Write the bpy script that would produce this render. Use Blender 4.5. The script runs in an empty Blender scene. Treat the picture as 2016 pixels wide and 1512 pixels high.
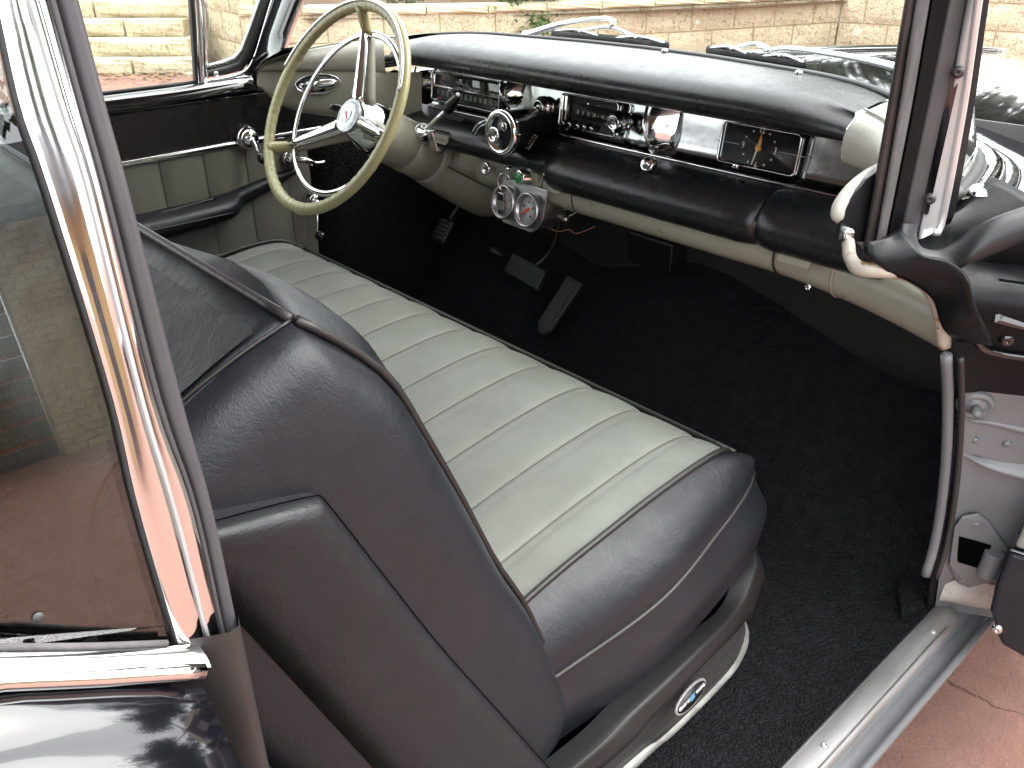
import bpy, bmesh, math, random
import numpy as np
from mathutils import Vector, Matrix
random.seed(7); rng = np.random.default_rng(7)
scn = bpy.context.scene
col = scn.collection
R = math.radians
# ---------------------------------------------------------------- camera
F, CX, CY = 1700.0, 1008.0, 756.0            # focal length / centre in photo pixels (2016 wide)
az, pt, ro = R(47.89), R(28.25), R(-.36)
fw = np.array([-math.sin(az)*math.cos(pt), math.cos(az)*math.cos(pt), -math.sin(pt)])
r0 = np.array([math.cos(az), math.sin(az), 0.]); u0 = np.cross(r0, fw)
rt = r0*math.cos(ro)+u0*math.sin(ro); up = u0*math.cos(ro)-r0*math.sin(ro)
CAM = np.array([1.064, 0., 1.33])
cd = bpy.data.cameras.new('camera'); co = bpy.data.objects.new('camera', cd); col.objects.link(co)
cd.sensor_width = 36; cd.lens = 36*F/2016; cd.clip_start = .02; cd.clip_end = 500
M = Matrix(((rt[0], up[0], -fw[0], CAM[0]), (rt[1], up[1], -fw[1], CAM[1]), (rt[2], up[2], -fw[2], CAM[2]), (0, 0, 0, 1)))
co.matrix_world = M; scn.camera = co
# ---------------------------------------------------------------- sky, sun, exposure
SUN_EL, SUN_AZ = R(56), R(30)
w = bpy.data.worlds.new('World'); scn.world = w; w.use_nodes = True
nt = w.node_tree; bg = nt.nodes['Background']
sky = nt.nodes.new('ShaderNodeTexSky'); sky.sky_type = 'NISHITA'; sky.sun_disc = False
sky.sun_elevation = SUN_EL; sky.sun_rotation = SUN_AZ; sky.air_density = 1.0; sky.dust_density = 6.0; sky.ozone_density = .6
hs = nt.nodes.new('ShaderNodeHueSaturation'); hs.inputs['Saturation'].default_value = .22
mixc = nt.nodes.new('ShaderNodeMix'); mixc.data_type = 'RGBA'; mixc.inputs['Factor'].default_value = .74      # even cloud cover over the whole dome
mixc.inputs['B'].default_value = (7.6, 7.75, 8.0, 1)
nt.links.new(sky.outputs[0], hs.inputs['Color']); nt.links.new(hs.outputs[0], mixc.inputs['A']); nt.links.new(mixc.outputs['Result'], bg.inputs['Color'])
bg.inputs['Strength'].default_value = .15
sl = bpy.data.lights.new('sun', 'SUN'); sl.energy = .9; sl.angle = R(70); sl.color = (1, .965, .91)
so = bpy.data.objects.new('sun', sl); col.objects.link(so)
sd = Vector((math.sin(SUN_AZ)*math.cos(SUN_EL), math.cos(SUN_AZ)*math.cos(SUN_EL), math.sin(SUN_EL)))
so.rotation_euler = sd.to_track_quat('Z', 'Y').to_euler(); so.location = (6, 6, 9)
vs = scn.view_settings; vs.view_transform = 'Standard'; vs.look = 'None'; vs.gamma = 1; vs.exposure = 2.25
cy = scn.cycles; cy.max_bounces = 5; cy.diffuse_bounces = 3; cy.glossy_bounces = 3; cy.transparent_max_bounces = 8; cy.caustics_reflective = False; cy.caustics_refractive = False
# ---------------------------------------------------------------- pixel rays -> points on planes of the place
def ray(x, y):
    d = fw*F+rt*(x-CX)-up*(y-CY); return d/np.linalg.norm(d)
def PX(x, y, v): d = ray(x, y); return CAM+d*(v-CAM[0])/d[0]
def PY(x, y, v): d = ray(x, y); return CAM+d*(v-CAM[1])/d[1]
def PZ(x, y, v): d = ray(x, y); return CAM+d*(v-CAM[2])/d[2]
def PP(x, y, p0, n): d = ray(x, y); return CAM+d*(((np.array(p0)-CAM)@n)/(d@n))
# ---------------------------------------------------------------- materials
MATS = {}
def mat(name, color, rough=.5, metal=0., bump=0., bscale=200., btype='noise', var=0., vscale=8., rvar=0., coat=0., spec=.5, chips=None, tint2=None, bdist=.002, detail=3., stretch=None, chipscale=60., chipthr=.66):
    m = bpy.data.materials.new(name); m.use_nodes = True; MATS[name] = m
    n = m.node_tree; N = n.nodes; L = n.links; b = N['Principled BSDF']
    b.inputs['Base Color'].default_value = (*color, 1); b.inputs['Roughness'].default_value = rough
    b.inputs['Metallic'].default_value = metal; b.inputs['Specular IOR Level'].default_value = spec
    b.inputs['Coat Weight'].default_value = coat; b.inputs['Coat Roughness'].default_value = .04
    tc = N.new('ShaderNodeTexCoord'); src = tc.outputs['Object']
    if stretch:
        mp = N.new('ShaderNodeMapping'); mp.inputs['Scale'].default_value = stretch; L.new(src, mp.inputs[0]); src = mp.outputs[0]
    out = None
    if var or tint2:
        a = N.new('ShaderNodeTexNoise'); a.inputs['Scale'].default_value = vscale; a.inputs['Detail'].default_value = 6; a.inputs['Roughness'].default_value = .65
        L.new(src, a.inputs['Vector'])
        r = N.new('ShaderNodeValToRGB'); r.color_ramp.elements[0].position = .3; r.color_ramp.elements[1].position = .72
        c2 = tint2 or [c*(1-var) for c in color]; c1 = color if tint2 else [min(1, c*(1+var)) for c in color]
        r.color_ramp.elements[0].color = (*c2, 1); r.color_ramp.elements[1].color = (*c1, 1)
        L.new(a.outputs[0], r.inputs[0]); out = r.outputs[0]
    if chips:
        a = N.new('ShaderNodeTexNoise'); a.inputs['Scale'].default_value = chipscale; a.inputs['Detail'].default_value = 8; a.inputs['Roughness'].default_value = .7
        L.new(tc.outputs['Object'], a.inputs['Vector'])
        r = N.new('ShaderNodeValToRGB'); r.color_ramp.elements[0].position = chipthr; r.color_ramp.elements[1].position = chipthr+.02
        L.new(a.outputs[0], r.inputs[0])
        mx = N.new('ShaderNodeMix'); mx.data_type = 'RGBA'; L.new(r.outputs[0], mx.inputs['Factor'])
        if out: L.new(out, mx.inputs['A'])
        else: mx.inputs['A'].default_value = (*color, 1)
        mx.inputs['B'].default_value = (*chips, 1); out = mx.outputs['Result']
    if out: L.new(out, b.inputs['Base Color'])
    if rvar:
        a = N.new('ShaderNodeTexNoise'); a.inputs['Scale'].default_value = vscale*2.3; a.inputs['Detail'].default_value = 5
        L.new(src, a.inputs['Vector']); mr = N.new('ShaderNodeMapRange')
        mr.inputs['From Min'].default_value = .3; mr.inputs['From Max'].default_value = .7
        mr.inputs['To Min'].default_value = max(.02, rough-rvar); mr.inputs['To Max'].default_value = min(1, rough+rvar)
        L.new(a.outputs[0], mr.inputs[0]); L.new(mr.outputs[0], b.inputs['Roughness'])
    if bump:
        if btype == 'noise':
            a = N.new('ShaderNodeTexNoise'); a.inputs['Detail'].default_value = detail; o = a.outputs[0]; a.inputs['Roughness'].default_value = .6
        elif btype == 'voronoi':
            a = N.new('ShaderNodeTexVoronoi'); a.feature = 'DISTANCE_TO_EDGE'; o = a.outputs['Distance']
        else:
            a = N.new('ShaderNodeTexWave'); a.inputs['Distortion'].default_value = 3; o = a.outputs[1]
        a.inputs['Scale'].default_value = bscale; L.new(src, a.inputs['Vector'])
        bp = N.new('ShaderNodeBump'); bp.inputs['Strength'].default_value = bump; bp.inputs['Distance'].default_value = bdist
        L.new(o, bp.inputs['Height']); L.new(bp.outputs[0], b.inputs['Normal'])
        if coat: L.new(bp.outputs[0], b.inputs['Coat Normal']) if False else None
    return m
def leather(name, color, rough, wrinkle=1.0):
    """embossed vinyl: fine grain with larger creases"""
    m = mat(name, color, rough, var=.10, vscale=14, rvar=.07, spec=.42)
    n = m.node_tree; N = n.nodes; L = n.links; b = N['Principled BSDF']
    tc = N.new('ShaderNodeTexCoord')
    v = N.new('ShaderNodeTexVoronoi'); v.feature = 'DISTANCE_TO_EDGE'; v.inputs['Scale'].default_value = 260
    ns = N.new('ShaderNodeTexNoise'); ns.inputs['Scale'].default_value = 45; ns.inputs['Detail'].default_value = 4
    mv = N.new('ShaderNodeMixRGB'); mv.blend_type = 'ADD'; mv.inputs[0].default_value = .05
    L.new(tc.outputs['Object'], ns.inputs['Vector']); L.new(tc.outputs['Object'], mv.inputs[1]); L.new(ns.outputs['Color'], mv.inputs[2]); L.new(mv.outputs[0], v.inputs['Vector'])
    w1 = N.new('ShaderNodeTexNoise'); w1.inputs['Scale'].default_value = 16; w1.inputs['Detail'].default_value = 9; w1.inputs['Roughness'].default_value = .72; w1.inputs['Distortion'].default_value = 1.2
    L.new(tc.outputs['Object'], w1.inputs['Vector'])
    b1 = N.new('ShaderNodeBump'); b1.inputs['Strength'].default_value = .28; b1.inputs['Distance'].default_value = .0009
    b2 = N.new('ShaderNodeBump'); b2.inputs['Strength'].default_value = .30*wrinkle; b2.inputs['Distance'].default_value = .006
    L.new(v.outputs['Distance'], b1.inputs['Height']); L.new(w1.outputs[0], b2.inputs['Height']); L.new(b2.outputs[0], b1.inputs['Normal']); L.new(b1.outputs[0], b.inputs['Normal'])
    return m
leather('vinyl_black', (.0112, .0128, .0165), .36)
leather('vinyl_black_matt', (.0115, .0125, .0145), .44)
leather('vinyl_pad', (.012, .0125, .014), .29, .4)
leather('vinyl_grey', (.168, .179, .158), .50, .6)
leather('vinyl_panel', (.20, .199, .172), .5, .5)
leather('vinyl_white', (.36, .35, .305), .35, .6)
mat('piping', (.016, .014, .014), .42, bump=.2, bscale=300)
mat('piping_grey', (.30, .30, .27), .5)
mat('thread', (.11, .11, .095), .8)
def carpet_mat():
    m = mat('carpet', (.0125, .0125, .0145), .95, spec=.14, var=.35, vscale=40)
    n = m.node_tree; N = n.nodes; L = n.links; b = N['Principled BSDF']
    tc = N.new('ShaderNodeTexCoord')
    v = N.new('ShaderNodeTexVoronoi'); v.feature = 'SMOOTH_F1'; v.inputs['Scale'].default_value = 230; v.inputs['Randomness'].default_value = .9
    ns = N.new('ShaderNodeTexNoise'); ns.inputs['Scale'].default_value = 90; ns.inputs['Detail'].default_value = 2
    mv = N.new('ShaderNodeMixRGB'); mv.blend_type = 'ADD'; mv.inputs[0].default_value = .02
    L.new(tc.outputs['Object'], ns.inputs['Vector']); L.new(tc.outputs['Object'], mv.inputs[1]); L.new(ns.outputs['Color'], mv.inputs[2]); L.new(mv.outputs[0], v.inputs['Vector'])
    bp = N.new('ShaderNodeBump'); bp.inputs['Strength'].default_value = 1; bp.inputs['Distance'].default_value = .009; bp.invert = True
    L.new(v.outputs['Distance'], bp.inputs['Height']); L.new(bp.outputs[0], b.inputs['Normal'])
carpet_mat()
mat('chrome', (.78, .79, .80), .07, 1, rvar=.04, vscale=20, bump=.03, bscale=60, bdist=.004)
mat('chrome_dark', (.32, .33, .325), .17, 1, rvar=.05, vscale=20, bump=.05, bscale=14, bdist=.01)
mat('chrome_pitted', (.72, .715, .71), .09, 1, rvar=.05, vscale=14, bump=.03, bscale=9, bdist=.006, chips=(.12, .11, .10), chipscale=220, chipthr=.70, stretch=(1, 1, .5))
mat('stainless', (.40, .395, .395), .48, .55, rvar=.1, vscale=30, bump=.05, bscale=120)
mat('aluminium', (.36, .36, .355), .55, .75, rvar=.12, vscale=24, var=.22, bump=.15, bscale=260, stretch=(1, .15, 1), chips=(.20, .19, .18), chipscale=150, chipthr=.68)
mat('bright_trim', (.62, .62, .62), .34, .7)
mat('alloy_brushed', (.46, .46, .46), .34, 1, bump=.08, bscale=300)
mat('paint_black', (.004, .004, .006), .10, coat=1, rvar=.03, vscale=6, bump=.02, bscale=9, bdist=.004)
mat('paint_black_worn', (.006, .0065, .0075), .34, spec=.14, rvar=.12, vscale=25, bump=.2, bscale=45, chips=(.12, .10, .09), chipscale=70, chipthr=.69)
mat('paint_satin', (.007, .0075, .009), .33, rvar=.06, vscale=8)
mat('paint_jamb', (.138, .142, .148), .38, var=.12, vscale=9, rvar=.1, bump=.08, bscale=90, chips=(.09, .06, .05), chipscale=85, chipthr=.705)
mat('paint_jamb_dirty', (.40, .385, .36), .5, var=.25, vscale=16, bump=.2, bscale=120, chips=(.07, .045, .03), chipscale=190, chipthr=.60)
mat('paint_jamb_dark', (.026, .023, .0225), .42, var=.2, vscale=12, bump=.1, bscale=100)
mat('paint_brown', (.034, .028, .027), .36, spec=.35, var=.3, vscale=20, rvar=.1, bump=.1, bscale=80, chips=(.13, .07, .04), chipscale=55, chipthr=.68)
mat('paint_white_rust', (.36, .33, .275), .42, var=.12, vscale=30, bump=.2, bscale=70, chips=(.20, .085, .025), chipscale=48, chipthr=.57)
mat('paint_beige', (.30, .29, .235), .34, var=.10, vscale=9, rvar=.08, bump=.05, bscale=120, chips=(.06, .05, .04), chipscale=75, chipthr=.715)
mat('ivory', (.40, .37, .20), .28, var=.06, vscale=10, rvar=.06)
mat('rubber', (.045, .042, .045), .5, var=.2, vscale=18, bump=.1, bscale=140)
mat('rubber_black', (.012, .012, .013), .5, bump=.1, bscale=200)
mat('rubber_old', (.085, .08, .08), .85, var=.4, vscale=45, bump=.7, bscale=60, bdist=.004, stretch=(1, 1, .25))
mat('plastic_black', (.010, .010, .011), .22)
mat('radio_face', (.20, .20, .195), .32, .8)
mat('plastic_trim', (.013, .0125, .013), .42, spec=.3, bump=.15, bscale=320, rvar=.06)
mat('gauge_face', (.012, .012, .013), .4)
mat('gauge_silver', (.45, .45, .45), .45)
mat('ink_white', (.80, .80, .76), .5)
mat('ink_dim', (.46, .46, .44), .5)
mat('ink_dark', (.02, .02, .02), .5)
mat('ink_red', (.60, .04, .03), .4)
mat('ink_orange', (.55, .25, .04), .4)
mat('quadrant_white', (.62, .61, .56), .35)
mat('button_green', (.005, .22, .06), .25, coat=.6)
mat('strap_brown', (.14, .06, .035), .6, bump=.2, bscale=120)
mat('emblem_enamel', (.45, .47, .50), .25, .6, var=.4, vscale=70, bump=.6, bscale=90, bdist=.003)
mat('emblem_blue', (.09, .26, .40), .3)
mat('kick_plate', (.045, .043, .044), .45, bump=.3, bscale=130, stretch=(1, .12, 1), rvar=.12, vscale=30, chips=(.16, .15, .14), chipscale=120, chipthr=.70)
mat('foot_strip', (.30, .30, .28), .5, .4, var=.3, vscale=22, rvar=.15)
mat('firewall', (.018, .0175, .017), .6, var=.3, vscale=9)
mat('shade_black', (.002, .002, .002), 1, spec=0)  # lightless black, painted shade for the hinge pockets and shield crease
mat('headliner', (.62, .62, .58), .8, bump=.1, bscale=200)
def glass_mat(name, tint, refl=1.0, dirt=.0):
    m = bpy.data.materials.new(name); m.use_nodes = True; MATS[name] = m
    n = m.node_tree; N = n.nodes; L = n.links; N.remove(N['Principled BSDF']); o = N['Material Output']
    tr = N.new('ShaderNodeBsdfTransparent'); tr.inputs[0].default_value = (*tint, 1)
    gl = N.new('ShaderNodeBsdfGlossy'); gl.inputs['Roughness'].default_value = .01
    fr = N.new('ShaderNodeLayerWeight'); fr.inputs[0].default_value = .5          # Schlick, same from either side of the sheet
    po = N.new('ShaderNodeMath'); po.operation = 'POWER'; po.inputs[1].default_value = 5; L.new(fr.outputs['Facing'], po.inputs[0])
    ma = N.new('ShaderNodeMath'); ma.operation = 'MULTIPLY_ADD'; ma.inputs[1].default_value = .93; ma.inputs[2].default_value = .043; L.new(po.outputs[0], ma.inputs[0])
    mul = N.new('ShaderNodeMath'); mul.operation = 'MULTIPLY'; mul.inputs[1].default_value = refl; mul.use_clamp = True
    mx = N.new('ShaderNodeMixShader'); L.new(ma.outputs[0], mul.inputs[0]); L.new(mul.outputs[0], mx.inputs[0])
    L.new(tr.outputs[0], mx.inputs[1]); L.new(gl.outputs[0], mx.inputs[2]); last = mx.outputs[0]
    if dirt:
        df = N.new('ShaderNodeBsdfDiffuse'); df.inputs[0].default_value = (.5, .48, .45, 1)
        ns = N.new('ShaderNodeTexNoise'); ns.inputs['Scale'].default_value = 35; ns.inputs['Detail'].default_value = 8; ns.inputs['Roughness'].default_value = .75
        tc = N.new('ShaderNodeTexCoord'); L.new(tc.outputs['Object'], ns.inputs['Vector'])
        mr = N.new('ShaderNodeMapRange'); mr.inputs['From Min'].default_value = .45; mr.inputs['From Max'].default_value = .8; mr.inputs['To Max'].default_value = dirt
        L.new(ns.outputs[0], mr.inputs[0]); m2 = N.new('ShaderNodeMixShader'); L.new(mr.outputs[0], m2.inputs[0]); L.new(last, m2.inputs[1]); L.new(df.outputs[0], m2.inputs[2]); last = m2.outputs[0]
    L.new(last, o.inputs['Surface']); return m
glass_mat('glass', (.92, .955, .93), 1.7)
glass_mat('glass_quarter', (.66, .70, .68), 2.5)
glass_mat('glass_wrap', (.70, .84, .79), 2.0, .04)
glass_mat('glass_dial', (.97, .97, .97), 1.2)
# ---------------------------------------------------------------- mesh helpers
def link(name, verts, faces, m, parent=None, smooth=True, bevel=0, subsurf=0, solid=0, seg=2, label=None, kind=None):
    me = bpy.data.meshes.new(name); me.from_pydata([tuple(map(float, v)) for v in verts], [], faces); me.validate()
    bm = bmesh.new(); bm.from_mesh(me); bmesh.ops.remove_doubles(bm, verts=bm.verts, dist=1e-6); bmesh.ops.recalc_face_normals(bm, faces=bm.faces); bm.to_mesh(me); bm.free()
    if smooth: me.polygons.foreach_set('use_smooth', [True]*len(me.polygons))
    me.materials.append(MATS[m]); o = bpy.data.objects.new(name, me); col.objects.link(o)
    if parent is not None: o.parent = parent
    if solid:
        md = o.modifiers.new('s', 'SOLIDIFY'); md.thickness = solid; md.offset = -1
    if bevel:
        md = o.modifiers.new('b', 'BEVEL'); md.width = bevel; md.segments = seg; md.limit_method = 'ANGLE'; md.angle_limit = R(35)
        if smooth:
            md2 = o.modifiers.new('w', 'WEIGHTED_NORMAL'); md2.keep_sharp = True
    if subsurf:
        md = o.modifiers.new('u', 'SUBSURF'); md.levels = subsurf; md.render_levels = subsurf
    if label: o['label'] = label
    if kind: o['kind'] = kind
    return o
def spline(pts, n):
    """Catmull-Rom through pts, n samples"""
    p = np.array(pts, float)
    if len(p) == 2: return p[0]+(p[1]-p[0])*np.linspace(0, 1, n)[:, None]
    q = np.vstack([2*p[0]-p[1], p, 2*p[-1]-p[-2]])
    d = np.r_[0, np.cumsum(np.linalg.norm(np.diff(p, axis=0), axis=1)**.5)]; out = []
    for s in np.linspace(0, d[-1], n):
        i = min(np.searchsorted(d, s, 'right')-1, len(p)-2); t = (s-d[i])/(d[i+1]-d[i])
        a, b, c, e = q[i:i+4]
        out.append(.5*((2*b)+(-a+c)*t+(2*a-5*b+4*c-e)*t*t+(-a+3*b-3*c+e)*t**3))
    return np.array(out)
def gridmesh(rows, cu=False, cv=False, cap=False):
    rows = [list(map(tuple, r)) for r in rows]; nr, nc = len(rows), len(rows[0]); V = [v for r in rows for v in r]; Fc = []
    for i in range(nr if cu else nr-1):
        for j in range(nc if cv else nc-1):
            a = i*nc+j; b = i*nc+(j+1) % nc; c = ((i+1) % nr)*nc+(j+1) % nc; d = ((i+1) % nr)*nc+j; Fc.append((a, b, c, d))
    if cap: Fc += [tuple(range(nc)), tuple(range((nr-1)*nc, nr*nc))]
    return V, Fc
def loft(name, rows, m, parent, nu=0, nv=0, **k):
    rows = [np.array(r, float) for r in rows]
    if nv: rows = [spline(r, nv) for r in rows]
    if nu:
        A = np.array(rows); rows = np.array([spline(A[:, j], nu) for j in range(A.shape[1])]).transpose(1, 0, 2)
    g = {a: k.pop(a) for a in ('cu', 'cv', 'cap') if a in k}
    V, Fc = gridmesh(rows, **g); return link(name, V, Fc, m, parent, **k)
def tube_geo(path, r, n=8, closed=False, sq=None):
    p = np.array(path, float); k = len(p); rr = np.full(k, r) if np.isscalar(r) else np.array(r, float)
    T = np.gradient(p, axis=0) if not closed else (np.roll(p, -1, 0)-np.roll(p, 1, 0)); T /= np.linalg.norm(T, axis=1)[:, None]+1e-12
    a = np.array([0, 0, 1.]) if abs(T[0][2]) < .9 else np.array([1., 0, 0]); N0 = a-T[0]*(a@T[0]); N0 /= np.linalg.norm(N0); rows = []
    for i in range(k):
        N0 = N0-T[i]*(N0@T[i]); N0 /= np.linalg.norm(N0); B = np.cross(T[i], N0)
        rows.append([p[i]+rr[i]*(math.cos(t)*N0*(sq[0] if sq else 1)+math.sin(t)*B*(sq[1] if sq else 1)) for t in np.linspace(0, 2*math.pi, n, endpoint=False)])
    return gridmesh(rows, cu=closed, cv=True, cap=not closed)
def tube(name, path, r, m, parent, n=8, closed=False, sq=None, **k):
    V, Fc = tube_geo(path, r, n, closed, sq); return link(name, V, Fc, m, parent, **k)
def frame_of(ax):
    a = np.array(ax, float); a /= np.linalg.norm(a); h = np.array([0, 0, 1.]) if abs(a[2]) < .9 else np.array([1., 0, 0])
    u = np.cross(h, a); u /= np.linalg.norm(u); return a, u, np.cross(a, u)
def lathe(name, prof, o, ax, m, parent, n=32, ex=1.0, **k):
    a, u, v = frame_of(ax); rows = []
    for r, s in prof: rows.append([np.array(o)+a*s+r*(ex*math.cos(t)*u+math.sin(t)*v) for t in np.linspace(0, 2*math.pi, n, endpoint=False)])
    V, Fc = gridmesh(rows, cv=True, cap=True); return link(name, V, Fc, m, parent, **k)
def prism(name, poly, off, m, parent, **k):
    p = np.array(poly, float); o = np.array(off, float); n = len(p); V = list(p)+list(p+o)
    Fc = [tuple(range(n)), tuple(range(n, 2*n))]+[(i, (i+1) % n, n+(i+1) % n, n+i) for i in range(n)]
    return link(name, V, Fc, m, parent, **k)
def boxgeo(c, s, X=(1, 0, 0), Y=(0, 1, 0), Z=(0, 0, 1)):
    c = np.array(c, float); X, Y, Z = (np.array(a, float)*h/2 for a, h in zip((X, Y, Z), s))
    V = [c+i*X+j*Y+k*Z for i in (-1, 1) for j in (-1, 1) for k in (-1, 1)]
    return V, [(0, 1, 3, 2), (4, 6, 7, 5), (0, 4, 5, 1), (2, 3, 7, 6), (0, 2, 6, 4), (1, 5, 7, 3)]
def box(name, c, s, m, parent, X=(1, 0, 0), Y=(0, 1, 0), Z=(0, 0, 1), **k):
    V, Fc = boxgeo(c, s, X, Y, Z); return link(name, V, Fc, m, parent, **k)
def merge(*gs):
    V = []; Fc = []
    for v, f in gs: Fc += [tuple(i+len(V) for i in q) for q in f]; V += list(v)
    return V, Fc
def ring(name, loop, n, wdt, dep, m, parent, **k):
    """raised frame along a closed planar loop (list of 3-D points): width inwards, depth along n"""
    p = np.array(loop, float); c = p.mean(0); n = np.array(n, float); q = p+(c-p)*(wdt/np.linalg.norm(p-c, axis=1))[:, None]
    rows = [p, p+n*dep, p+n*dep+(q-p)*.5+n*dep*.25, q+n*dep, q]; V, Fc = gridmesh(np.array(rows), cv=True); return link(name, V, Fc, m, parent, **k)
def rrect(o, X, Y, a, b, r=.006, n=4):
    pts = []
    for cx, cy, t0 in ((a-r, b-r, 0), (-a+r, b-r, 90), (-a+r, -b+r, 180), (a-r, -b+r, 270)):
        for i in range(n+1):
            t = R(t0+90*i/n); pts.append(np.array(o)+np.array(X)*(cx+r*math.cos(t))+np.array(Y)*(cy+r*math.sin(t)))
    return pts
def text(s, size, o, X, Y, m, parent, name='numeral', sx=1.0, depth=.0004, align='CENTER'):
    cu = bpy.data.curves.new('t', 'FONT'); cu.body = s; cu.size = size; cu.extrude = depth; cu.align_x = align; cu.align_y = 'CENTER'; cu.resolution_u = 2
    to = bpy.data.objects.new('t', cu); me = bpy.data.meshes.new_from_object(to); bpy.data.objects.remove(to); bpy.data.curves.remove(cu)
    X = np.array(X, float); Y = np.array(Y, float); Zv = np.cross(X, Y)
    for v in me.vertices:
        c = v.co; p = np.array(o)+X*c[0]*sx+Y*c[1]+Zv*c[2]; v.co = p
    me.materials.clear(); me.materials.append(MATS[m]); me.name = name; ob = bpy.data.objects.new(name, me); col.objects.link(ob); ob.parent = parent; return ob
def empty(name, loc, label, cat, group=None):
    o = bpy.data.objects.new(name, None); col.objects.link(o); o.location = loc; o['label'] = label; o['category'] = cat
    if group: o['group'] = group
    return o
def ell(o, u, v, a, b, n=32): return [np.array(o)+np.array(u)*a*math.cos(t)+np.array(v)*b*math.sin(t) for t in np.linspace(0, 2*math.pi, n, endpoint=False)]
def screw(o, ax, r, parent, m='chrome'):
    return lathe('screw', [(r*.2, r*.28), (r*.25, r*.5), (r*.7, r*.42), (r, 0), (r, -r*.5)], o, ax, m, parent, n=12)
# ================================================================ the car
car = empty('car', (0, 0, 0), 'black vintage two-door car with its passenger door open and a grey pleated bench seat', 'car')
A_ = np.array
# ---- floor carpet: flat pan, transmission hump, toe board
def fz(x, y):
    z = .348
    z += .07*math.exp(-((x+.02)/.17)**2)*min(1, max(0, (y+.2)/1.2))
    s = max(0, y-1.20); z += (s*s/(s+.06))*1.05
    if x > .66: z += .02*((x-.66)/.08)**2
    return z
xs = np.linspace(-.745, .742, 46); ys = np.linspace(-.75, 1.52, 70)
car_floor = loft('floor_carpet', [[(x, y, fz(x, y)) for x in xs] for y in ys], 'carpet', car)
# carpet lip torn at the sill corner + kick panel carpet at the passenger side, firewall
FL = [(1.03, .985, .690), (.99, 1.00, .700), (.965, .93, .715), (.93, .95, .728), (.86, 1.02, .735), (.777, 1.065, .74), (.67, 1.105, .742), (.575, 1.135, .742), (.46, 1.165, .742), (.367, 1.195, .742)]
kp = [[(.738, y, z) for y in np.linspace(1.02+.6*(max(0, .95-z))*.45, 1.52, 8)] for z in np.linspace(.35, .93, 8)]
loft('kick_panel', kp, 'carpet', car, solid=.004)
loft('kick_panel', [[(-.745, y, z) for y in np.linspace(1.0, 1.52, 8)] for z in np.linspace(.35, .93, 8)], 'carpet', car, solid=.004)
fwp = loft('firewall', [[(x, 1.50+.02*math.sin(x*9), z) for x in np.linspace(-.745, .738, 20)] for z in np.linspace(.55, 1.05, 8)], 'firewall', car, solid=.01)
edge = [(1150, 575), (1175, 545), (1220, 528), (1285, 530), (1330, 552), (1370, 578), (1420, 594), (1480, 606), (1540, 606)]
tube('carpet_edge', spline([PY(x, y, 1.475)+A_([0, 0, 0]) for x, y in edge], 30), .006, 'carpet', fwp, n=6)
box('heater_box', PY(1295, 492, 1.44), (.12, .06, .07), 'plastic_black', fwp, bevel=.006)
for p in ((1590, 567), (1372, 483), (1215, 440)):
    screw(PY(*p, 1.2), (0, -1, 0), .006, fwp)
# rubber heel mat moulded into the driver's carpet, ribbed
hm = loft('heel_mat', [[(x, y, fz(x, y)+.006) for x in np.linspace(-.58, -.22, 12)] for y in np.linspace(.93, 1.24, 12)], 'rubber_black', car, solid=.004)
for i in range(12):
    y = .95+i*.024; tube('rib', [(-.56, y, fz(-.5, y)+.010), (-.24, y, fz(-.24, y)+.010)], .003, 'rubber_black', hm, n=6)
# ---- passenger sill
sill = loft('door_sill', [[(.742, y, .340), (.742, y, .352), (.781, y, .350), (.781, y, .335), (.800, y, .332), (.806, y, .347), (.812, y, .345), (.814, y, .338), (.806, y, .325), (.78, y, .30), (.74, y, .18)] for y in np.linspace(-1.2, 1.28, 24)], 'paint_jamb', car, bevel=0)
prof = [(.7395, .355), (.7395, .364), (.7425, .3675), (.760, .3685), (.7775, .3665), (.781, .362), (.781, .352)]
rows = []
for y in np.r_[np.linspace(-1.1, 1.17, 30), 1.19, 1.203, 1.208]:
    k = 1 if y < 1.17 else (.97 if y < 1.195 else (.8 if y < 1.205 else .5)); rows.append([(.76+(x-.76)*k, y, .352+(z-.352)*(1 if k > .9 else .8)) for x, z in prof])
sp = loft('sill_plate', rows, 'aluminium', sill)
for px in ((1837, 1243), (1623, 1468)): screw(PZ(*px, .3685), (0, 0, 1), .0055, sill, 'stainless')
tube('ridge', [(.7445, y, .3685) for y in (-1.1, 1.16)], .0012, 'aluminium', sp, n=6); tube('ridge', [(.7755, y, .3680) for y in (-1.1, 1.16)], .0012, 'aluminium', sp, n=6)
# ---- hinge pillar (door jamb) : grey below, black above
def flange(z):
    t = sorted(FL, key=lambda q: q[0]); return np.interp(z, [q[0] for q in t], [q[1] for q in t]), np.interp(z, [q[0] for q in t], [q[2] for q in t])
def jrow(z):
    fy, fx = flange(z); return [(fx, fy, z), (fx+.010, fy+.012, z), (fx+.016, fy+.024, z), (fx+.06, fy+.052, z), (fx+.115, fy+.085, z), (fx+.16, fy+.10, z), (fx+.168, fy+.14, z), (fx+.165, fy+.3, z)]
zs = np.linspace(.352, .805, 26)
jamb = loft('hinge_pillar', [jrow(z) for z in zs], 'paint_jamb', car)
jtop = loft('hinge_pillar_upper', [jrow(z) for z in np.linspace(.805, .985, 14)], 'paint_black_worn', car)
# dirty foot of the jamb where it meets the sill
loft('pillar_foot', [[(.744, 1.21, .3705), (.775, 1.225, .3705), (.80, 1.245, .368), (.83, 1.27, .362)], [(.746, 1.19, .385), (.772, 1.205, .392), (.80, 1.232, .392), (.835, 1.262, .385)], [(.749, 1.186, .42), (.766, 1.200, .435), (.80, 1.222, .432), (.838, 1.25, .42)]], 'paint_jamb_dirty', car, nu=8, nv=8)
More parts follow.
